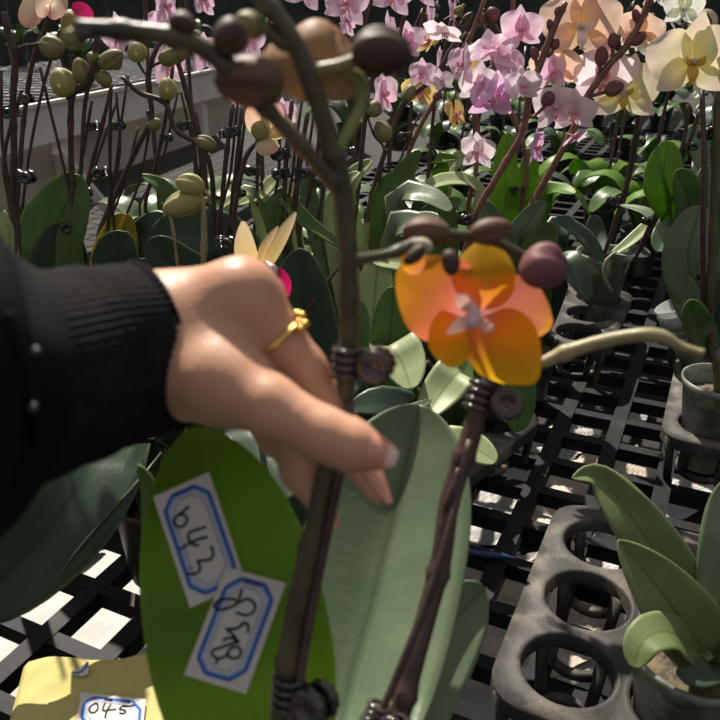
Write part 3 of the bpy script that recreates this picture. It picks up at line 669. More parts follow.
# magenta lipped flower behind the hand
MAG = left('orchid with a magenta lipped yellow flower just behind the hand', 262, .62, [dict(pts=[(262, 275), (252, 290), (246, 330), (246, 360)], r=.0026, m='stem_green', nodes=0)], 1, kinds=('dark',))
Yc = MAG.location.y
for pts, w, n in (([(262, 272), (247, 258), (243, 221)], 23, (0, -1, .3)), ([(263, 270), (274, 248), (296, 212)], 17, (-.4, -1, .4)), ([(260, 272), (262, 250), (278, 226)], 11, (-.8, -1, .2))):
    mb = MB(); leaf(mb, [Y_(x, y, Yc - .008 * i) for i, (x, y) in enumerate(pts)], w * px_m(260, 250, Yc), n, .12, .25, petalp); mb.build('petal', M['petal_yellow_pink'], MAG)
mb = MB(); tube(mb, [Y_(260, 272, Yc), Y_(266, 268, Yc - .01), Y_(274, 270, Yc - .02)], [.004, .006, .004], 8, 4); mb.build('column', M['column'], MAG)
mb = MB(); leaf(mb, [Y_(264, 274, Yc - .012), Y_(276, 280, Yc - .02), Y_(289, 296, Yc - .012)], 26 * px_m(275, 285, Yc), (.1, -1, .5), .3, .2, petalp); mb.build('lip', M['lip_magenta'], MAG)

# ------------------------------------------------------------------ sunlit middle plants
def plain(label, c, zc, leaves, kind='pot_dark', r=.036, z0=.010):
    root = new_orchid(label, c, zc, r, kind, z0); cw = crown(root)
    for l in leaves:
        w = [Y_(*q_) for q_ in l['p']]
        if l.get('j', 1): w = [cw] + w
        one_leaf(root, w, l['w'] * px_m(*l['p'][0]), l.get('n', (0, -1, .35)), l.get('k', 'mid'), fold=l.get('f', .2), prof=l.get('prof', blunt), curl=l.get('c', 0))
    return root
plain('leafy orchid with an upright bright leaf beside two pale heart shaped leaves', t2(1, 1), .11, [
    dict(p=[(386, 372, .80), (391, 330, .80), (393, 286, .81)], w=43, k='mid', n=(-.15, -1, .25), f=.3),
    dict(p=[(375, 330, .84), (376, 285, .85), (380, 252, .86)], w=42, k='pale', n=(-.2, -1, .3), f=.15),
    dict(p=[(388, 348, .77), (402, 364, .74), (411, 390, .71)], w=60, k='pale', n=(0, -.55, 1), f=.3),
    dict(p=[(400, 385, .76), (392, 400, .74), (402, 425, .72)], w=46, k='mid', n=(0, -.8, .6))])
plain('leafy orchid with pale sunlit leaves below the orange flower', t2(1, 0), .11, [
    dict(p=[(462, 372, .76), (442, 392, .74), (424, 418, .71)], w=46, k='pale', n=(-.2, -.6, 1), f=.2),
    dict(p=[(505, 370, .80), (517, 400, .79), (517, 432, .78)], w=42, k='mid', n=(.1, -1, .5), f=.3),
    dict(p=[(458, 400, .75), (462, 375, .78), (468, 360, .80)], w=30, k='mid', n=(0, -1, .4))])
plain('low leafy orchid with a pale leaf lying over the tray edge', t2(2, 0), .105, [
    dict(p=[(440, 448, .64), (468, 446, .635), (497, 462, .62)], w=44, k='pale', n=(0, -.6, 1), f=.12),
    dict(p=[(430, 470, .62), (440, 485, .60), (460, 500, .58)], w=40, k='dark', n=(0, -.6, 1), f=.12)])
plain('orchid with a flat slate green leaf behind the thumb tip', t2(2, 1), .11, [
    dict(p=[(412, 420, .63), (385, 402, .61), (349, 408, .60)], w=46, k='dark', n=(0, -.7, 1), f=.08),
    dict(p=[(330, 400, .68), (345, 385, .70), (360, 378, .72)], w=40, k='dark', n=(0, -.7, 1), f=.1),
    dict(p=[(400, 415, .60), (415, 408, .60), (432, 400, .61)], w=20, k='grey', n=(0, -.7, 1), f=.1)])
RINGP = plain('orchid with a large dark upright leaf just behind the ring finger', (-.115, .80), .10, [
    dict(p=[(310, 385, .74), (305, 315, .74), (300, 248, .75)], w=66, k='dark', n=(-.15, -1, .2), f=.2),
    dict(p=[(300, 410, .70), (275, 420, .68), (240, 460, .62)], w=56, k='dark', n=(0, -.6, 1), f=.2),
    dict(p=[(340, 390, .76), (352, 340, .76), (360, 300, .78)], w=40, k='mid', n=(.1, -1, .3), f=.2)])
plain('orchid with a broad leaf drooping forward below the sleeve', (-.21, .63), .11, [
    dict(p=[(112, 432, .60), (92, 460, .54), (58, 515, .49), (14, 565, .46), (-40, 620, .44)], w=100, k='dark', n=(.05, -1, .05), f=.25),
    dict(p=[(150, 470, .56), (118, 500, .52), (75, 550, .48), (38, 604, .45)], w=44, k='dark', n=(-.6, -.2, 1), f=.35, prof=pointed),
    dict(p=[(230, 430, .60), (262, 455, .56), (290, 500, .52)], w=50, k='dark', n=(.3, -.4, 1), f=.2)])
spike(RINGP, .74, [(346, 258), (320, 292), (293, 332), (285, 352)], .0022, 'stem_dark')
# back of the middle group
def mid(label, c, leaves, spikes=(), **kw):
    root = plain(label, c, .10, leaves, **kw)
    for s in spikes: spike(root, **s)
    return root
PK = []
PK.append(mid('orchid with grey green leaves and lilac pink blossoms on a reddish spike', (.115, .98), [
    dict(p=[(400, 212, .97), (425, 196, .95), (452, 212, .92)], w=36, k='grey', n=(0, -.5, 1)),
    dict(p=[(445, 225, .97), (452, 205, .97), (462, 200, .97)], w=30, k='mid', n=(0, -1, .5)),
    dict(p=[(395, 240, .92), (415, 225, .90), (440, 218, .88)], w=40, k='grey', n=(0, -.7, 1)),
    dict(p=[(425, 275, .88), (400, 262, .86), (372, 262, .85)], w=40, k='pale', n=(0, -.7, 1))],
   [dict(Y=.97, pts=[(566, 2), (555, 25), (547, 46), (540, 65), (530, 92), (526, 118), (520, 138), (508, 158), (494, 182), (474, 220)], r=.0042, m='stem_red', clips=[(472, 218, 1.1, -1)],
     buds=[(557, 16, 559, 5, 9, 'bud_plum', 553, 24), (550, 30, 549, 18, 8, 'bud_plum', 550, 30), (553, 50, 557, 37, 10, 'bud_plum', 547, 52), (536, 60, 532, 46, 10, 'bud_plum', 536, 72), (545, 106, 551, 90, 15, 'bud_plum', 527, 116)])]))
PK.append(mid('orchid with a thick red brown spike leaning right and round plum buds', (.255, 1.03), [
    dict(p=[(520, 245, 1.02), (528, 222, 1.02), (545, 200, 1.02)], w=30, k='grey', n=(0, -1, .6)),
    dict(p=[(536, 262, 1.0), (546, 238, 1.0), (552, 222, 1.0)], w=40, k='mid', n=(-.4, -1, .4), f=.35),
    dict(p=[(500, 235, 1.0), (490, 215, 1.0), (485, 200, 1.0)], w=28, k='grey', n=(0, -1, .5)),
    dict(p=[(555, 235, 1.05), (580, 235, 1.06), (604, 262, 1.05)], w=30, k='dark', n=(0, -.5, 1)),
    dict(p=[(560, 262, .98), (575, 275, .95), (590, 300, .93)], w=34, k='dark', n=(0, -.5, 1))],
   [dict(Y=1.03, pts=[(652, -6), (640, 22), (625, 48), (610, 64), (590, 92), (582, 108), (570, 136), (550, 172), (530, 208), (520, 238)], r=.0046, m='stem_red',
     buds=[(648, 8, 650, -4, 10, 'bud_plum', 645, 14), (637, 22, 634, 8, 9, 'bud_plum', 637, 27), (630, 44, 647, 32, 13, 'bud_plum', 626, 47), (613, 48, 613, 32, 13, 'bud_plum', 612, 60), (600, 66, 602, 45, 15, 'bud_plum', 598, 76), (605, 92, 625, 84, 17, 'bud_plum', 588, 96)])]))
PK.append(mid('orchid with bright yellow green upright leaves behind the pink blossoms', (.20, 1.13), [
    dict(p=[(505, 205, 1.13), (505, 170, 1.13), (508, 132, 1.14)], w=30, k='bright', n=(-.2, -1, .2)),
    dict(p=[(525, 210, 1.14), (528, 170, 1.14), (536, 140, 1.15)], w=26, k='bright', n=(.2, -1, .2)),
    dict(p=[(540, 205, 1.12), (556, 190, 1.10), (575, 194, 1.06)], w=26, k='bright', n=(0, -.7, .8)),
    dict(p=[(545, 205, 1.12), (575, 192, 1.12), (592, 220, 1.10)], w=17, k='bright', n=(0, -.6, 1), prof=pointed),
    dict(p=[(480, 200, 1.12), (455, 180, 1.10), (415, 190, 1.06)], w=24, k='pale', n=(0, -.5, 1))],
   [dict(Y=1.13, pts=[(486, -4), (472, 34), (462, 60), (477, 120), (476, 170), (468, 215)], r=.0034, m='stem_red', clips=[(520, 190, 1.1, -1)]),
    dict(Y=1.13, pts=[(514, -4), (510, 28), (502, 46), (496, 76), (522, 140), (526, 180), (514, 235)], r=.0036, m='stem_red', buds=[(494, 22, 490, 6, 16, 'bud_plum', 505, 36), (482, 24, 478, 14, 10, 'bud_plum', 500, 46)])]))
PK.append(mid('orchid with pale sunlit leaves behind the small red bud', (.10, 1.20), [
    dict(p=[(440, 190, 1.20), (448, 168, 1.20), (474, 150, 1.20)], w=28, k='pale', n=(-.3, -.8, 1)),
    dict(p=[(440, 175, 1.18), (434, 160, 1.17), (458, 158, 1.16)], w=20, k='bright', n=(0, -.8, .7)),
    dict(p=[(420, 200, 1.18), (400, 190, 1.16), (372, 200, 1.14)], w=26, k='grey', n=(0, -.6, 1)),
    dict(p=[(430, 210, 1.16), (425, 196, 1.15), (440, 186, 1.12)], w=22, k='grey', n=(0, -.7, 1))]))

def blooms(root, Y, lst):
    s = [o for o in root.children if o.name.startswith('flower_spike')][-1]
    for (px, py, rp, kind, fx, fy, fz) in lst:
        flower(root, Y_(px, py, Y), (fx, fy, fz), rp * px_m(px, py, Y), kind)
blooms(PK[0], .96, [(494, 98, 31, 'lilac', -.3, .8, .25), (478, 84, 24, 'palepink', -.2, -1, .1), (478, 152, 22, 'palepink', -.5, -.7, -.2), (534, 148, 24, 'lilac', .8, -.4, -.1),
                    (522, 86, 22, 'palepink', .2, -1, .2), (463, 66, 24, 'pink', -.8, -.4, .2)])
blooms(PK[2], 1.02, [(492, 52, 33, 'pink', 0, -.5, .9), (520, 30, 26, 'pink', .1, -1, .2), (508, 64, 26, 'pink', .4, -.7, .5), (554, 108, 29, 'palepink', .2, -1, .1), (574, 112, 26, 'palepink', -.3, -.9, -.1), (573, 136, 16, 'pink', .6, -.6, -.5), (552, 72, 22, 'pink', .5, -.8, .1)])
blooms(PINKARM, .84, [(443, 33, 23, 'palepink', .2, .5, .8), (422, 74, 17, 'pink', -.4, -.8, .3), (441, 82, 15, 'palepink', .3, -.6, .6)])

# far clear pot with its orchid, its blush flowers in front of the far rows
T3c = T3 + EA * .172
FAR = new_orchid('orchid in a cloudy pot in the far tray with a hanging aerial root', (T3c.x, T3c.y), .155, .046, 'pot_clear', .012)
FAR['zc'] = .15
def Lf(root, p, w, k, n=(0, -.7, .7), f=.2, prof=blunt, j=0):
    pts = [Y_(*q_) for q_ in p]
    return one_leaf(root, ([crown(root)] if j else []) + pts, w * px_m(*p[0]), n, k, fold=f, prof=prof)
y3 = T3c.y
Lf(FAR, [(606, 258, y3), (580, 238, y3 - .02), (548, 232, y3 - .04)], 26, 'dark', (0, -.4, 1))
Lf(FAR, [(610, 256, y3), (632, 240, y3 + .02), (660, 214, y3 + .06)], 13, 'pale', (0, -.4, 1))
Lf(FAR, [(608, 258, y3), (625, 252, y3 - .05), (650, 256, y3 - .08)], 24, 'dark', (0, -.4, 1))
Lf(FAR, [(604, 260, y3), (596, 238, y3 + .06), (594, 215, y3 + .09)], 22, 'dark')
mb = MB(); tube(mb, [Y_(616, 252, y3 - .05), Y_(606, 262, y3 - .055), Y_(605, 278, y3 - .06), Y_(612, 292, y3 - .06)], [.003, .0035, .0035, .0025], 8, 6); mb.build('aerial_root', M['root'], FAR)
spike(FAR, y3, [(590, -5, 1.05), (628, 40, 1.10), (638, 95, 1.2), (635, 140), (622, 200), (603, 258)], .0040, 'stem_dark', clips=[(634, 142, 1.2, 1), (617, 200, 1.2, -1)], join=False,
      stakes=[[(646, 105), (640, 130), (625, 200), (604, 255)]])
blooms(FAR, 1.05, [(580, 28, 47, 'blush', .1, -1, .15), (602, 74, 38, 'palepink', -.2, -.9, -.2), (625, 92, 40, 'cream', -.3, -.9, .1), (640, 34, 32, 'blush', .4, .6, .4), (556, 66, 30, 'blush', -.2, -.8, -.2)])

# right hand plants
RG = new_orchid('clear potted orchid at the right edge with a cream flower on a thick spike', (T4.x, T4.y), .135, .043, 'pot_clear', .012)
RG['zc'] = .125; y4 = T4.y
Lf(RG, [(716, 345, y4 + .02), (704, 300, y4 + .03), (688, 262, y4 + .04), (700, 205, y4 + .06)], 50, 'grey', (-.4, -1, .3))
Lf(RG, [(712, 350, y4), (688, 300, y4 + .03), (672, 268, y4 + .05)], 30, 'grey', (-.6, -.8, .4))
Lf(RG, [(716, 350, y4), (700, 330, y4 - .04), (689, 300, y4 - .05)], 30, 'mid', (-.2, -1, .4))
Lf(RG, [(722, 345, y4), (740, 300, y4), (745, 260, y4)], 40, 'dark')
spike(RG, y4, [(704, 14, y4 - .01), (714, 40), (719, 80), (716, 140, y4 - .01), (713, 220, y4 - .02), (710, 300, y4 - .03), (710, 350, y4 - .02)], .0046, 'stem_olive', buds=[(710, 32, 704, 8, 20, 'bud_white', 714, 40)], clips=[(714, 132, 1.2, -1), (711, 275, 1.1, -1), (710, 318, 1.1, -1)])
spike(RG, y4, [(702, 90), (704, 160, y4 - .02), (703, 240, y4 - .03), (705, 350, y4 - .02)], .003, 'stem_dark')
blooms(RG, y4 - .03, [(692, 62, 50, 'cream', -.1, -1, .05)])
RB = new_orchid('orchid with broad bright leaves behind the right edge plant', (.545, 1.15), .12, .045, 'pot_dark'); yb = 1.15
Lf(RB, [(682, 215, yb), (664, 185, yb - .02), (668, 140, yb)], 46, 'bright', (-.2, -1, .3), j=1)
Lf(RB, [(690, 240, yb), (688, 200, yb - .04), (676, 170, yb - .06)], 40, 'mid', (.1, -1, .3), j=1)
Lf(RB, [(700, 230, yb), (706, 195, yb - .02), (708, 165, yb)], 44, 'mid', (.3, -1, .3), j=1)
Lf(RB, [(690, 245, yb), (668, 235, yb - .06), (656, 252, yb - .09)], 34, 'grey', (-.2, -.8, .6), j=1)
Lf(RB, [(676, 250, yb), (650, 215, yb + .05), (620, 205, yb + .1)], 18, 'grey', (0, -.3, 1), j=1)
Lf(RB, [(720, 190, yb + .05), (704, 150, yb + .06), (690, 125, yb + .08)], 40, 'grey', (0, -1, .4), j=1)
spike(RB, yb, [(700, 110), (690, 140), (676, 175), (658, 215), (640, 250)], .0036, 'stem_dark', clips=[(686, 146, 1.1, 1), (677, 152, .9, -1), (651, 220, 1., -1)], join=False)
spike(RB, yb, [(688, 105), (684, 140), (668, 190), (652, 220), (634, 262)], .003, 'stem_dark', join=False)
# stack of clear cups lying at the right
for k in range(5):
    q = G(712, 372, .0) ; ax3 = V((-.42, .22, .88)).normalized(); ax1 = V((.9, .1, .4)).normalized(); ax1 = (ax1 - ax3 * ax1.dot(ax3)).normalized(); ax2 = ax3.cross(ax1)
    q = Y_(694, 336, 1.02) + ax3 * (-.055 + .011 * k)
    mb = MB(); lathe(mb, q, [(.001, 0), (.027, 0), (.0355, .062), (.038, .063), (.038, .066), (.0345, .066), (.0262, .003), (.001, .003)], 36, (ax1, ax2, ax3))
    o = mb.build('plastic_cup', M['cup'], None)
    tag(o, ('clear plastic cup at the top of the nested cups by the right edge' if k == 4 else 'clear plastic cup at the bottom of the nested cups by the right edge' if k == 0 else 'clear plastic cup in the middle of the nested stack by the right edge'), 'cup', 'nested clear cups')

# near right plant in its pot
NR = new_orchid('young orchid with folded pointed leaves in a cloudy pot at the lower right', (T1.x + EB.x * .086, T1.y + EB.y * .086), .128, .0440, 'pot_clear', .012)
NR['zc'] = .112
def Pd(root, p, w, k, n, f=.2, prof=blunt, j=1, **kw):
    pts = [P(*q_) for q_ in p]
    return one_leaf(root, ([crown(root)] if j else []) + pts, w * p[-1][2] / FPX, n, k, fold=f, prof=prof, **kw)
Pd(NR, [(706, 640, .57), (672, 580, .565), (630, 515, .57), (598, 478, .58), (572, 478, .575)], 62, 'olive', (-.35, -.6, .8), .38, lambda t: pointed(t) ** .8, nt_=26)
Pd(NR, [(706, 655, .555), (678, 615, .54), (648, 575, .54), (618, 540, .545)], 74, 'olive', (.4, -1, .0), .3, lambda t: pointed(t) ** .85, nt_=24)
Pd(NR, [(694, 650, .54), (668, 632, .52), (644, 640, .51), (633, 668, .505)], 46, 'olive', (-.4, -.4, 1), .12)
Pd(NR, [(718, 620, .55), (722, 560, .55), (728, 480, .56)], 46, 'grey', (-.5, -1, .2), .2)
Pd(NR, [(714, 668, .53), (696, 676, .52), (676, 672, .52)], 30, 'dark', (0, -.4, 1), .2)
Pd(NR, [(740, 640, .54), (770, 610, .54), (790, 610, .54)], 40, 'mid', (0, -.6, 1), .2)
# ------------------------------------------------------------------ the held orchid in front
HELD = empty('potted_orchid', (-.015, .245, .0005), 'tall orchid held by the hand, number stickers on its leaf and an orange flower', 'orchid')
pot(HELD, (-.015, .245, .0005), .058, .165, 'pot_dark'); HELD['zc'] = .16; cH = crown(HELD)
def Hl(p, w, k, n, f=.2, prof=blunt, label=None, thick=.0015, **kw):
    pts = [cH] + [P(*q_) for q_ in p]
    return one_leaf(HELD, pts, w * p[-2][2] / FPX, n, k, fold=f, prof=prof, label=label, thick=thick, **kw)
SL_ = one_leaf(HELD, [P(275, 830, .325), P(258, 740, .333), P(243, 660, .338), P(228, 580, .345), P(211, 500, .352), P(191, 428, .36)], 183 * .343 / FPX, -FWD + V((0, 0, .12)), 'sticker', thick=0, fold=.05,
         prof=lambda t: (.55 + .45 * math.sin(min(t / .45, 1) * pi / 2)) if t < .45 else max(0, 1 - ((t - .45) / .55) ** 2.3) ** .62, label='backlit green leaf carrying two number stickers', nu=8, nt_=30)
Hl([(335, 790, .36), (345, 700, .385), (372, 600, .415), (395, 510, .44), (412, 440, .455), (420, 405, .46)], 164, 'grey', (-.12, -.75, .55), .36,
   prof=lambda t: (.55 + .45 * math.sin(min(t / .6, 1) * pi / 2)) if t < .6 else max(0, 1 - ((t - .6) / .4) ** 2.7) ** .55, nu=8, nt_=34, label='large grey green leaf behind the hand')
Hl([(380, 760, .38), (405, 700, .41), (440, 640, .435), (470, 602, .455), (486, 590, .46)], 88, 'grey', (.35, -.8, .6), .32, prof=blunt, nu=7, nt_=26)
Hl([(170, 640, .42), (155, 540, .42), (150, 490, .42), (138, 464, .415)], 30, 'mid', (0, -1, .4), .2)
def hspike(name, rows, r, m, nodes=.05, parent=HELD):
    w = [P(*q_[:3]) for q_ in rows]; rr = [q_[3] * q_[2] / FPX for q_ in rows] if len(rows[0]) > 3 else [r] * len(rows)
    mb = MB(); tube(mb, w, rr, 14, 8, nodes); return mb, rr
mb, _ = hspike('flower_spike', [(248, -14, .245, 8), (270, 8, .247, 8.5), (296, 45, .25, 9.5), (313, 90, .255, 10), (330, 140, .262, 10.5), (342, 185, .268, 10.5), (346, 230, .273, 10), (349, 300, .28, 9.5), (346, 380, .288, 10), (330, 460, .295, 11), (308, 560, .302, 11.5), (292, 640, .308, 12), (282, 730, .312, 13), (285, 830, .31, 14)], 0, 0)
tube(mb, [P(285, 830, .31), cH + V((-.005, 0, 0))], .0055, 12, 3)
tube(mb, [P(*q_) for q_ in ((340, 188, .268), (318, 165, .262), (298, 142, .256), (262, 104, .248), (236, 76, .243), (206, 50, .24), (172, 37, .237), (125, 31, .236), (76, 28, .235))], [.0030, .0028, .0026, .0027, .0029, .0030, .0030, .0028, .0026], 12, 8, .017)
tube(mb, [P(*q_) for q_ in ((347, 262, .276), (368, 258, .282), (396, 252, .288), (425, 238, .295), (455, 235, .30), (490, 240, .305), (520, 254, .308), (540, 266, .31))], [.0022, .002, .002, .0021, .0022, .002, .002, .0016], 10, 8, .02)
for t in (((176, 34, .237), (184, 24, .236), (194, 26, .235)), ((222, 62, .242), (226, 50, .24), (222, 44, .238)), ((298, 48, .25), (282, 44, .25), (268, 30, .25)), ((90, 28, .235), (84, 36, .234), (74, 34, .234))):
    tube(mb, [P(*q_) for q_ in t], .0022, 8, 4)
SPK = mb.build('flower_spike', M['stem_olive'], HELD); SPK['label'] = 'main flower spike held by the fingers'
mb = MB(); tube(mb, [P(*q_) for q_ in ((338, 148, .262), (350, 128, .262), (361, 105, .262), (361, 84, .262), (350, 72, .262), (330, 70, .264))], .0023, 10, 7)
mb.build('pedicel', M['stem_green'], HELD)['label'] = 'yellow green curved pedicel'
mb = MB(); tube(mb, [P(*q_) for q_ in ((318, 70, .258), (340, 66, .256), (362, 58, .254))], .0023, 10, 6); mb.build('pedicel', M['stem_tan'], HELD)
def hb(x0, y0, x1, y1, d, w, k, roll=0, lab=None):
    e, f = P(x0, y0, d), P(x1, y1, d); b = bud(SPK, e, f - e, (f - e).length, w * d / FPX, k, roll)
    if lab: b['label'] = lab
    return b
hb(283, 84, 214, 80, .246, 52, 'bud_brown', 0, 'brown bud with pale top left of the main stem')
hb(352, 52, 412, 54, .252, 48, 'bud_dark', .5, 'dark brown bud right of the main stem')
hb(222, 52, 236, 18, .236, 36, 'bud_dark', .2); hb(194, 28, 168, 20, .235, 24, 'bud_dark', .2); hb(262, 34, 236, 16, .25, 26, 'bud_olive', .4); hb(80, 36, 62, 42, .234, 20, 'bud_olive', .2)
hb(450, 234, 402, 230, .297, 30, 'bud_brown', .3); hb(470, 236, 512, 226, .30, 26, 'bud_brown', .2); hb(522, 262, 566, 276, .30, 48, 'bud_plum', .6, 'plum bud right of the orange flower')
hb(424, 246, 404, 264, .287, 15, 'bud_dark'); hb(448, 250, 452, 276, .287, 19, 'bud_dark'); hb(432, 250, 412, 242, .29, 16, 'bud_white')
# half open orange brown bud behind the stem
HO = hb(300, 96, 326, 22, .272, 74, 'bud_orange', .3, 'half open orange brown bud behind the main stem')
mb = MB(); leaf(mb, [P(288, 92, .266), P(278, 62, .264), P(284, 34, .268)], .018, (-.4, -1, .3), .2, .3, petalp); leaf(mb, [P(318, 96, .264), P(340, 66, .262), P(344, 36, .268)], .020, (.4, -1, .3), .2, .3, petalp)
mb.build('sepal', M['bud_orange'], HELD)
# orange flower
OC = P(470, 312, .322)
mb = MB(); tube(mb, [P(466, 300, .318), P(474, 316, .314), P(470, 326, .310)], [.0022, .003, .002], 10, 4)
OF = mb.build('flower', M['column'], HELD); OF['label'] = 'orange flower'
for nm, pts, w, k, n in (('sepal', [(470, 306, .318), (484, 278, .316), (490, 238, .322)], 66, 'petal_orange', (0, -1, .3)),
                      ('petal', [(474, 314, .322), (440, 300, .320), (398, 268, .326)], 92, 'petal_red_orange', (-.3, -1, .2)),
                      ('petal', [(476, 314, .321), (512, 312, .322), (552, 326, .334)], 76, 'petal_red', (.35, -1, .2)),
                      ('sepal', [(470, 318, .324), (455, 342, .320), (452, 368, .322)], 60, 'petal_orange', (0, -1, .1)),
                      ('sepal', [(476, 320, .322), (504, 346, .318), (536, 382, .322)], 74, 'petal_orange', (.2, -1, .1)),
                      ('sepal', [(420, 272, .318), (410, 258, .318), (402, 246, .320)], 26, 'petal_orange', (-.3, -1, .1))):
    m2 = MB(); leaf(m2, [P(*q_) for q_ in pts], w * .322 / FPX, n, .10, .18, petalp, 18, 7, .04); m2.build(nm, M[k], OF)
m2 = MB(); leaf(m2, [P(472, 318, .313), P(458, 326, .308), P(446, 334, .307)], .0058, (0, -1, .4), .3, .3, pointed); leaf(m2, [P(468, 310, .313), P(462, 300, .309), P(460, 294, .308)], .006, (0, -1, .4), .3, .3, blunt); leaf(m2, [P(474, 318, .313), P(486, 326, .310), P(494, 330, .311)], .005, (0, -1, .4), .3, .3, blunt)
m2.build('lip', M['lip_blush'], OF)
# right hand spike with pale bare arm
mb, _ = hspike('flower_spike', [(545, 362, .345, 7.), (520, 368, .35, 7.5), (497, 374, .355, 8.5), (482, 400, .36, 10), (468, 445, .36, 10.5), (450, 500, .36, 10.5), (441, 560, .357, 10.5), (428, 610, .355, 10.5), (414, 660, .35, 11), (398, 720, .345, 11), (370, 800, .335, 11)], 0, 0, .055)
tube(mb, [P(370, 800, .335), cH + V((.012, .0, 0))], .005, 10, 3)
tube(mb, [P(449, 508, .357), P(455, 490, .352), P(458, 468, .352)], [.0034, .0028, .001], 8, 4)
mb.build('flower_spike', M['stem_dark'], HELD)['label'] = 'dark flower spike right of the grey green leaf'
mb, _ = hspike('flower_spike', [(540, 364, .345, 6), (565, 353, .343, 7), (600, 342, .338, 7), (640, 335, .33, 7), (662, 337, .328, 7.5), (680, 346, .326, 5), (704, 354, .322, 4)], 0, 0, .06)
mb.build('spike_tip', M['stem_tan'], HELD)['label'] = 'pale tan bare tip of the right spike'
for rows, r in (([(350, 402, .284), (342, 460, .29), (326, 540, .297), (314, 600, .302), (300, 680, .305), (292, 760, .306)], .0019), ([(470, 440, .353), (452, 520, .35), (430, 592, .347), (402, 664, .343), (372, 735, .34), (350, 800, .335)], .0019)):
    mb = MB(); tube(mb, [P(*q_) for q_ in rows] + [cH], r, 8, 6); mb.build('stake', M['stem_dark'], HELD)
def hclip(px, py, d, ax, side, s): return clip(HELD, P(px, py, d), ax, side, s, 'clip_brown')
hclip(347, 362, .283, P(350, 300, .28) - P(345, 400, .288), (1, -.2, .15), 1.05)
hclip(480, 396, .359, P(490, 370, .36) - P(476, 420, .36), (1, -.3, -.1), 1.25)
hclip(288, 692, .308, P(292, 640, .308) - P(283, 730, .312), (.9, -.6, 0), 1.25)
hclip(376, 716, .338, P(392, 680, .34) - P(372, 735, .34), (.8, -.7, 0), 1.0)

# ------------------------------------------------------------------ number stickers
def ribbon(mb, pts, w, N):
    vs = []; n = len(pts)
    for i, p in enumerate(pts):
        T = (pts[min(i + 1, n - 1)] - pts[max(i - 1, 0)]).normalized(); S = T.cross(N).normalized() * (w / 2); vs += [p - S, p + S]
    mb.add(vs, [(2 * i, 2 * i + 1, 2 * i + 3, 2 * i + 2) for i in range(n - 1)])
def sticker(parent, corners, strokes, label, sw=.0011, frame=True, clipf=None):
    """corners: world points in the order top left, top right, bottom right, bottom left of the text frame's long way down"""
    c0, c1, c2, c3 = corners; N = (c1 - c0).cross(c3 - c0).normalized()
    if N.dot(CAM - c0) < 0: N = -N
    mb = MB(); n = 6; vs = []
    for z in (0, -.0002):
        for i in range(n + 1):
            for k in range(n + 1):
                a, b = i / n, k / n; vs.append((c0 * (1 - a) + c1 * a) * (1 - b) + (c3 * (1 - a) + c2 * a) * b + N * z)
    m = (n + 1) ** 2; fs = [tuple(o_ + q_ for q_ in (i * (n + 1) + k, (i + 1) * (n + 1) + k, (i + 1) * (n + 1) + k + 1, i * (n + 1) + k + 1)) for o_ in (0, m) for i in range(n) for k in range(n)]
    mb.add(vs, fs); st = mb.build('sticker', M['sticker_paper'], parent); st['label'] = label
    ex, ey = (c1 - c0), (c3 - c0); W, H = ex.length, ey.length; ex.normalize(); ey = (c3 - c0).normalized()
    if frame:
        for ins, wd, mt, z in ((.115, .0017, 'ink_blue', .0003), (.158, .0012, 'ink_light', .00028), (.225, .0004, 'ink_thin', .0003)):
            a = min(W, H) * ins; q_ = min(W, H) * (.22 - ins * .25)
            pp = [(a + q_, a), (W - a - q_, a), (W - a, a + q_), (W - a, H - a - q_), (W - a - q_, H - a), (a + q_, H - a), (a, H - a - q_), (a, a + q_)]
            m2 = MB(); pts = []
            for i in range(8):
                p0, p1 = pp[i], pp[(i + 1) % 8]
                for t in (.04, .96): pts.append(c0 + ex * (p0[0] + (p1[0] - p0[0]) * t) + ey * (p0[1] + (p1[1] - p0[1]) * t) + N * z)
            pts += pts[:2]; ribbon(m2, pts, wd, N); m2.build('printed_frame', M[mt], st)
    m2 = MB()
    for s_ in strokes:
        a = cr([(x, y, 0) for x, y in s_], 6); pts = []
        for x, y, _ in a:
            r = ray(x, y); t = (c0 - CAM).dot(N) / r.dot(N); pts.append(CAM + r * t + N * .0004)
        ribbon(m2, pts, sw, N)
    if strokes: m2.build('handwriting', M['ink_black'], st)
    return st
def S1(s, ox, oy, k): return [[(ox + x / k, oy + y / k) for x, y in t] for t in s]
def dS(x, y): return .3465 - (y - 520) * .00009 - (x - 210) * .00002
D1 = S1([[(212, 198), (180, 225), (150, 250), (140, 275), (158, 297), (188, 290), (203, 262), (190, 240), (165, 238)],
     [(295, 297), (250, 310), (215, 325), (208, 350), (228, 380), (262, 385)], [(302, 345), (260, 355), (215, 375), (168, 405)],
     [(318, 388), (328, 425), (315, 452), (285, 458), (255, 462), (265, 490), (255, 515), (225, 524), (200, 517)], [(214, 490), (222, 497)]], 145, 465, 4.8)
cs = [(153, 497), (209, 473), (247, 567), (190, 608)]
cs = [P(x, y, dS(x, y)) for x, y in ((153, 497), (209, 472), (246, 583), (190, 608))]
sticker(HELD, cs, D1, 'white sticker with blue frame handwritten 643, upper of two')
D2 = S1([[(340, 215), (290, 200), (235, 205), (200, 235), (235, 255), (290, 240), (335, 215), (375, 200), (410, 225), (405, 265), (365, 283), (315, 270)], [(345, 150), (330, 200)],
     [(340, 325), (370, 325), (378, 350), (372, 375)], [(355, 325), (320, 350), (265, 355)], [(262, 350), (300, 385), (328, 425), (300, 402), (262, 402), (250, 420)],
     [(325, 420), (290, 430), (235, 450), (195, 465), (195, 490), (225, 505), (265, 490), (285, 455), (320, 445), (340, 470), (325, 500), (285, 502), (268, 472)], [(220, 510), (210, 535)]], 175, 560, 5.14)
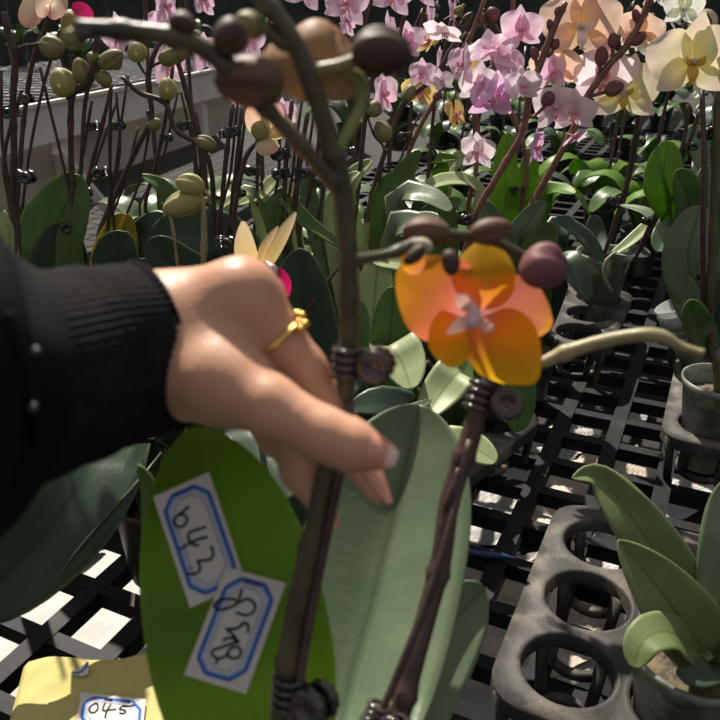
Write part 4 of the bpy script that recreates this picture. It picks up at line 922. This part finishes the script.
cs = [P(x, y, dS(x, y) - .0016) for x, y in ((226, 567), (286, 583), (246, 694), (184, 675))]
sticker(HELD, cs, D2, 'white sticker with blue frame handwritten 8528, lower of two')

# ------------------------------------------------------------------ yellow packet
ZB = .085
q4 = [G(x, y, ZB) for x, y in ((20, 656), (192, 643), (246, 800), (-20, 800))]
BAG = empty('paper_packet', (((q4[0] + q4[2]) / 2).x, ((q4[0] + q4[2]) / 2).y, .0005), 'crumpled yellow paper packet with sticker 045 at the lower left', 'packet')
mb = MB(); n = 40; vs = []; fs = []
ph = [(random.uniform(-14, 14), random.uniform(-14, 14), random.uniform(0, 6)) for _ in range(6)]
for side in (0, 1):
    for i in range(n + 1):
        for k in range(n + 1):
            a, b = i / n, k / n; p = (q4[0] * (1 - a) + q4[1] * a) * (1 - b) + (q4[3] * (1 - a) + q4[2] * a) * b
            e = (1 - (2 * a - 1) ** 26) * (1 - (2 * b - 1) ** 26); cz = sum(abs(((x * a + y * b + q) % 2) - 1) for x, y, q in ph) / 6 - .5
            z = .045 + (.040 * e ** .4 + .0035 * cz * e if side == 0 else -.043 * e ** .4)
            vs.append((p.x + .002 * cz, p.y + .004 * math.sin(9 * a) * (1 - b), z))
m = (n + 1) ** 2
for side in (0, 1):
    for i in range(n):
        for k in range(n):
            f = tuple(side * m + q_ for q_ in (i * (n + 1) + k, i * (n + 1) + k + 1, (i + 1) * (n + 1) + k + 1, (i + 1) * (n + 1) + k)); fs.append(f if side else f[::-1])
mb.add(vs, fs); mb.build('wrapping', M['bag'], BAG, False)
D3 = S1([[(250, 460), (220, 480), (212, 510), (230, 525), (260, 515), (275, 485), (265, 460), (243, 460)], [(325, 455), (310, 490), (315, 510), (360, 505), (405, 500)], [(365, 465), (335, 520), (325, 565)],
     [(445, 478), (430, 500), (460, 505), (472, 520), (450, 532), (428, 525)], [(445, 478), (490, 478), (540, 472)]], 60, 640, 7.2)
cs = [G(x, y, ZB + .0035) for x, y in ((81, 692), (146, 699), (142, 736), (75, 729))]
sticker(BAG, cs, D3, 'white sticker with blue frame handwritten 045', .0012)
cs = [G(x, y, ZB + .0035) for x, y in ((71, 674), (89, 661), (88, 674), (83, 676))]
st = sticker(BAG, cs, [], 'torn corner of a white and blue sticker', frame=False)
m2 = MB(); ribbon(m2, [G(x, y, ZB + .004) for x, y in ((73, 673), (80, 672), (86, 667), (87, 662))], .0016, EZ); m2.build('printed_frame', M['ink_blue'], st)

# blue pen
mb = MB(); tube(mb, [G(418, 540, .006), G(470, 552, .006), G(500, 556, .006), G(510, 557.5, .006), G(516, 558.5, .006)], [.0045, .0045, .004, .002, .0008], 12, 4)
tag(mb.build('pen', M['blue']), 'dark blue pen lying on the lattice right of the big leaf', 'pen')

# ------------------------------------------------------------------ the person's hand and sleeve
def rcone(X, a, b, r1, r2):
    a, b = np.array(a), np.array(b); ab = b - a; t = np.clip(((X - a) @ ab) / (ab @ ab), 0, 1)
    return np.linalg.norm(X - a - t[..., None] * ab, axis=-1) - (r1 + (r2 - r1) * t)
def smin(a, b, k):
    h = np.clip(.5 + .5 * (b - a) / k, 0, 1); return b + (a - b) * h - k * h * (1 - h)
def nets(F, org, h):
    S = F < 0; nx, ny, nz = F.shape; cnt = np.zeros((nx - 1, ny - 1, nz - 1)); acc = np.zeros((nx - 1, ny - 1, nz - 1, 3)); cor = [(i, j, k) for i in (0, 1) for j in (0, 1) for k in (0, 1)]
    sub = lambda A, c: A[c[0]:nx - 1 + c[0], c[1]:ny - 1 + c[1], c[2]:nz - 1 + c[2]]
    for i, c in enumerate(cor):
        for d in cor[i + 1:]:
            if sum(abs(p - q) for p, q in zip(c, d)) != 1: continue
            fa, fb = sub(F, c), sub(F, d); mk = (fa < 0) != (fb < 0); t = np.where(mk, fa / np.where(mk, fa - fb, 1), 0)
            pos = np.array(c) + t[..., None] * (np.array(d) - np.array(c)); acc += np.where(mk[..., None], pos, 0); cnt += mk
    on = cnt > 0; idx = -np.ones(cnt.shape, int); idx[on] = np.arange(on.sum())
    g = np.argwhere(on); vt = (g + acc[on] / cnt[on][:, None]) * h + org; faces = []
    for ax in range(3):
        o1, o2 = [(1, 2), (2, 0), (0, 1)][ax]; sl0 = [slice(None)] * 3; sl1 = [slice(None)] * 3
        sl0[ax] = slice(0, -1); sl1[ax] = slice(1, None); A, B = S[tuple(sl0)], S[tuple(sl1)]
        for e in np.argwhere(A != B):
            if e[o1] == 0 or e[o2] == 0 or e[o1] >= F.shape[o1] - 1 or e[o2] >= F.shape[o2] - 1: continue
            q = []
            for u, w in ((-1, -1), (0, -1), (0, 0), (-1, 0)):
                c = e.copy(); c[o1] += u; c[o2] += w; q.append(idx[tuple(c)])
            faces.append(tuple(q) if S[tuple(e)] else tuple(q[::-1]))
    return vt, faces
def hp(x, y, d): return P(x, y, d)
pr = lambda px, d: px * d / FPX
seg = dict(
 arm=[((30, 376, .262), (160, 350, .292), 72, 66)],
 palm=[((165, 324, .290), (240, 296, .281), 47, 38), ((165, 336, .300), (248, 303, .297), 50, 37), ((165, 350, .308), (240, 322, .312), 48, 36), ((165, 362, .312), (228, 345, .324), 46, 34),
       ((165, 366, .294), (222, 380, .272), 48, 41), ((140, 345, .291), (206, 334, .280), 64, 35)],
 thumb=[((222, 380, .272), (268, 405, .262), 41, 31), ((268, 405, .262), (325, 435, .259), 30, 26.5), ((325, 435, .259), (352, 446, .259), 26.5, 26), ((352, 446, .259), (379, 456, .259), 26, 15)],
 index=[((240, 298, .281), (302, 370, .289), 37, 25), ((302, 370, .289), (342, 436, .292), 24.5, 21), ((342, 436, .292), (377, 493, .285), 23, 12)],
 middle=[((248, 305, .294), (290, 400, .306), 36, 27), ((290, 400, .306), (302, 470, .306), 27, 22), ((302, 470, .306), (329, 520, .303), 21, 10)],
 ring=[((240, 325, .310), (276, 398, .324), 33, 25), ((276, 398, .324), (292, 448, .330), 24, 20), ((292, 448, .330), (312, 470, .324), 20, 12)],
 pinky=[((228, 350, .322), (256, 405, .336), 29, 22), ((256, 405, .336), (276, 440, .340), 21, 17), ((276, 440, .340), (292, 452, .334), 17, 10)])
allp = [(P(*p), pr(r, p[2])) for s_ in seg.values() for q in s_ for p, r in ((q[0], q[2]), (q[1], q[3]))]
lo = np.array([min(p[k] - r for p, r in allp) for k in range(3)]) - .006; hi = np.array([max(p[k] + r for p, r in allp) for k in range(3)]) + .006
hs = .00115; dims = np.ceil((hi - lo) / hs).astype(int)
X = np.stack(np.meshgrid(*[lo[k] + hs * np.arange(dims[k]) for k in range(3)], indexing='ij'), -1).astype(np.float32)
def chain(key, k):
    F = None
    for a, b, ra, rb in seg[key]:
        f = rcone(X, P(*a), P(*b), pr(ra, a[2]), pr(rb, b[2])); F = f if F is None else smin(F, f, k)
    return F
base = smin(chain('palm', .009), chain('arm', .01), .014); F = base
for key, kk in (('thumb', .010), ('index', .006), ('middle', .005), ('ring', .005), ('pinky', .005)):
    F = np.minimum(F, smin(base, chain(key, .0035), kk))
vt, fc = nets(F, lo, hs)
nb_ = [[] for _ in vt]
E = np.array([(f[i], f[(i + 1) % 4]) for f in fc for i in range(4)]); E = np.vstack([E, E[:, ::-1]])
for _ in range(4):
    s_ = np.zeros_like(vt); c_ = np.zeros(len(vt)); np.add.at(s_, E[:, 0], vt[E[:, 1]]); np.add.at(c_, E[:, 0], 1); vt = vt * .4 + .6 * s_ / c_[:, None]
mb = MB(); mb.add(vt, fc, [(0, 0)] * len(vt))
PER = empty('person', P(60, 372, .262), 'hand in black knit sleeve with gold ring, pinching the orchid stem from the left', 'person')
BODY = mb.build('body', M['skin'], PER)
def nail(a, b, r0, r1, toward, arc=1.15, tip=.22, lift=.0005, tipmat='nail'):
    """curved nail plate along a->b on a finger of radius r, centred on the side `toward`"""
    a, b = V(a), V(b); T = (b - a).normalized(); N = (V(toward) - T * V(toward).dot(T)).normalized(); S = T.cross(N); nu, nv = 14, 16
    for part, t0, t1, mt in (('nail', 0, 1 - tip, 'nail'), ('nail_tip', 1 - tip, 1.0, tipmat)):
        vs = []
        for z in (0, -.0005):
            for i in range(nv + 1):
                t = t0 + (t1 - t0) * i / nv; r = r0 + (r1 - r0) * t
                wd = arc * (1 - .45 * max(0, (t - .55) / .45) ** 2.2 - .35 * max(0, (.2 - t) / .2) ** 2)
                for k in range(nu + 1):
                    ph_ = wd * (2 * k / nu - 1); vs.append(a + T * ((b - a).length * t) + (S * math.sin(ph_) + N * math.cos(ph_)) * (r + lift + z) - N * (.0012 * max(0, t - .6)))
        m = (nu + 1) * (nv + 1); w_ = nu + 1
        fs = [tuple(o_ + q for q in (i * w_ + k, i * w_ + k + 1, (i + 1) * w_ + k + 1, (i + 1) * w_ + k)) for o_ in (0, m) for i in range(nv) for k in range(nu)]
        m2 = MB(); m2.add(vs, fs)
        if part == 'nail': pl = m2.build('nail', M[mt], BODY)
        else:
            e_ = m2.build('nail', M[mt], BODY)
            if tipmat == 'nail_tip': e_['label'] = 'pale free edge of the thumb nail'
tn = P(345, 437, .258)
nail(P(350, 445, .2588), P(395, 461, .2590), pr(26, .259), pr(13, .259), (.42, -.75, .55), 1.0, tipmat='nail_tip')
nail(P(356, 460, .289), P(385, 507, .283), pr(21, .29), pr(9, .284), (.9, -.5, .25), 1.0)
nail(P(316, 497, .3045), P(333, 530, .302), pr(15, .304), pr(8, .302), (.8, -.6, .2), 1.0)
# ring: a band round the index finger with a small cluster of beads
ra, rb_ = P(240, 298, .281), P(302, 370, .289); T = (rb_ - ra).normalized(); rc_ = ra + (rb_ - ra) * .56; rr = pr(31.5, .285)
N1 = (V((.5, -.8, .3)) - T * V((.5, -.8, .3)).dot(T)).normalized(); N2 = T.cross(N1)
mb = MB(); lathe(mb, rc_, [(rr, -.0012), (rr + .0011, -.0008), (rr + .0013, 0), (rr + .0011, .0008), (rr, .0012), (rr - .001, 0)], 56, (N1, N2, T), closed=True)
RING = mb.build('ring', M['gold'], PER); RING['label'] = 'gold ring with a small cluster of beads'
TOP = P(292, 316, .28) - rc_; TOP = (TOP - T * TOP.dot(T)).normalized(); SD = T.cross(TOP)
for dx, dy in ((-.0034, -.0006), (-.0010, .0022), (.0018, .0002), (.0042, .0018), (-.001, -.0024)):
    m2 = MB(); c = rc_ + TOP * (rr + .0014) + SD * dx + T * dy
    lathe(m2, c, [(.0016 * math.sin(a) + 1e-5, .0016 * math.cos(a)) for a in np.linspace(0, pi, 9)], 14, (SD, T, TOP)); m2.build('bead', M['gold'], RING)
# ribbed knit sleeve
rows = [(156, 348, .293, 78), (152, 349, .292, 83), (132, 353, .287, 88), (108, 357, .281, 91), (86, 362, .275, 95), (60, 369, .266, 99), (30, 377, .253, 103), (-20, 390, .235, 110)]
mb = MB(); tube(mb, [P(*q[:3]) for q in rows], [pr(q[3], q[2]) for q in rows], 300, 7, cap=False, rib=lambda th, t: 1 + .009 * math.cos(75 * th) + .012 * math.sin(26 * t) * math.sin(th + 2))
o = mb.build('sleeve', M['knit'], PER); o['label'] = 'black ribbed knit cuff'; s_ = o.modifiers.new('thickness', 'SOLIDIFY'); s_.thickness = .003; s_.offset = -1
# outer jacket sleeve
rows = [(-2, 398, .247, 118), (-8, 397, .246, 136), (-20, 396, .243, 148), (-36, 394, .24, 160), (-64, 392, .235, 172), (-110, 390, .225, 190), (-200, 392, .215, 205)]
mb = MB(); tube(mb, [P(*q[:3]) for q in rows], [pr(q[3], q[2]) for q in rows], 96, 6, rib=lambda th, t: 1 + .03 * math.sin(3 * th + 9 * t) + .018 * math.sin(5 * th - 14 * t))
o = mb.build('jacket_sleeve', M['jacket'], PER); o['label'] = 'smooth black outer sleeve at the left edge'
pl_ = [(6, 312, .2), (18, 345, .201), (28, 372, .203), (34, 400, .204), (39, 425, .207), (42, 446, .21)]
mb = MB(); tube(mb, [P(*q) for q in pl_], [pr(7, .2)] * 6, 10, 6); pk = mb.build('placket', M['jacket'], PER)
for x, y, d in ((36, 352, .196), (33, 408, .1985)):
    m2 = MB(); lathe(m2, P(x, y, d), [(1e-5, .001), (.0008, .0009), (.0013, .0003), (.0014, 0)], 16, (RIGHT, UP, -FWD)); m2.build('snap_button', M['snap'], pk)

# ------------------------------------------------------------------ far rows
def proto(name, kinds, bloom, label, group, nl=5):
    root = new_orchid(label, (0, 0), .10, .045, 'pot_dark', .0005, group); leaves_round(root, nl, .13, .06, kinds, .3, .7)
    c = crown(root); mb = MB(); a = random.uniform(-.05, .05)
    H = 1.35 if bloom else 1
    tube(mb, [c, c + V((a * .4, 0, .12)), c + V((a, -.01, .26 * H)), c + V((a * 2.2, -.04, .36 * H))], .0035, 7, 5, .04); s = mb.build('flower_spike', M['stem_dark'], root)
    for k in range(5 if bloom else 4):
        q = c + V((a * (1 + .3 * k), -.02 - .012 * k, (.24 + .032 * k) * H))
        if bloom and k < 4: flower(root, q + V(((-1) ** k * .035, -.02, 0)), ((-1) ** k * random.uniform(.1, 1.2), random.uniform(-1, -.2), random.uniform(-.2, .6)), .040, bloom)
        else: bud(s, q, ((-1) ** k, -.3, .6), .02, .014, 'bud_olive')
    clip(s, c + V((a * .4, 0, .12)), (0, 0, 1), (1, -.4, 0), .85); return root
FARP = [proto('a', ('mid', 'dark'), None, 'budded orchid in a dark pot in the far row of the bench', 'budded orchids in the far row', 5),
        proto('b', ('mid', 'bright', 'grey'), 'white', 'white flowered orchid in the far row behind the cream flower', 'white orchids in the far row', 6),
        proto('c', ('grey', 'mid'), 'pink', 'pink flowered orchid standing far back behind the dark stemmed orchids', 'pink orchids in the far row', 5),
        proto('d', ('mid', 'dark'), 'gold', 'yellow orange flowered orchid in the far row between the pink blossoms', None, 5)]
used = set()
def put(k, x, y, z=.0005, rz=0, s=1.0, label=None, group=None):
    o = FARP[k] if k not in used else copy_tree(FARP[k]); used.add(k); o.location = (x, y, z); o.rotation_euler = (0, 0, rz); o.scale = (s, s, s)
    if label:
        o['label'] = label
        if 'group' in o.keys(): del o['group']
    if group: o['group'] = group
    return o
def farpos(px, Y): return (px - 360) / FPX * ((Y_(px, 150, Y) - CAM).dot(FWD))
for px, Y, k, rz, s in ((655, 1.62, 1, .2, 1.0), (716, 1.46, 1, .9, 1.0), (612, 1.80, 1, 2., 1.05), (655, 2.35, 0, 1., 1), (620, 2.05, 0, 1.4, .9), (520, 1.95, 0, 1.9, 1), (484, 1.6, 0, 2.4, 1), (455, 2.1, 0, .3, 1), (565, 2.5, 0, 2.2, 1), (505, 2.6, 0, 3.3, 1), (440, 2.65, 0, 1.2, 1), (712, 2.15, 0, .1, 1),
                     (348, 1.32, 2, .2, 1.02), (384, 1.44, 2, .5, 1.04), (318, 1.56, 2, -.3, 1.05), (256, 1.36, 2, .4, .92), (150, 1.48, 2, .1, 1.1), (190, 1.62, 2, -.2, 1.12), (404, 1.64, 2, .9, 1.06), (424, 1.40, 3, 0, .92),
                     (690, 2.9, 0, .5, 1.15), (620, 3.0, 0, 1.5, 1.15), (560, 3.1, 0, 2.5, 1.15), (500, 3.2, 0, 3.5, 1.15), (450, 3.3, 0, .2, 1.15), (400, 3.1, 0, 1.2, 1.15), (350, 3.0, 0, 2.1, 1.15), (655, 3.6, 0, .9, 1.2), (590, 3.7, 0, .4, 1.2), (530, 3.75, 0, 1.4, 1.2), (470, 3.8, 0, 2.9, 1.2), (410, 3.7, 0, .7, 1.2), (715, 3.5, 0, 2.2, 1.2)):
    put(k, farpos(px, Y), Y, rz=rz if k == 0 else rz * .3, s=s)
# neighbour bench plants
for i, (s_, w_) in enumerate(((-.3, .25), (.25, .55), (.8, .22), (1.25, .6), (1.7, .25), (2.3, .5), (2.9, .3), (.0, .85), (.6, .95), (1.4, 1.0), (2.2, .95))):
    q = at(s_, w_, 0); put(0, q.x, q.y, q.z, i * 1.7, 1.1, 'leafy orchid standing on the bench across the aisle', 'orchids on the bench across the aisle')

# ------------------------------------------------------------------ light
w = bpy.data.worlds.new('world'); sc.world = w; w.use_nodes = True; nt = w.node_tree; bg = nt.nodes['Background']
tc = nd(nt, 'ShaderNodeTexCoord'); sp = nd(nt, 'ShaderNodeSeparateXYZ'); nt.links.new(tc.outputs['Generated'], sp.inputs[0])
r = ramp(nt, [(.0, (.11, .11, .10)), (.5, (.28, .28, .27)), (.62, (.70, .70, .69)), (1, (.95, .96, .98))])
nt.links.new(mathn(nt, 'ADD', mathn(nt, 'MULTIPLY', sp.outputs[2], .5), .5), r.inputs[0]); nt.links.new(r.outputs[0], bg.inputs[0]); bg.inputs[1].default_value = .38
sd = bpy.data.lights.new('sun', 'SUN'); sun = bpy.data.objects.new('sun', sd); COL.objects.link(sun)
sd.energy = 6.6; sd.angle = math.radians(.6); sd.color = (1, .93, .82)
sun.rotation_euler = V((-.20, .62, .75)).to_track_quat('Z', 'Y').to_euler()
sc.view_settings.view_transform = 'Standard'; sc.view_settings.look = 'None'; sc.view_settings.exposure = .2; sc.view_settings.gamma = 1
for o in bpy.data.objects:
    for k in ('_org', 'zc'):
        if k in o.keys(): del o[k]
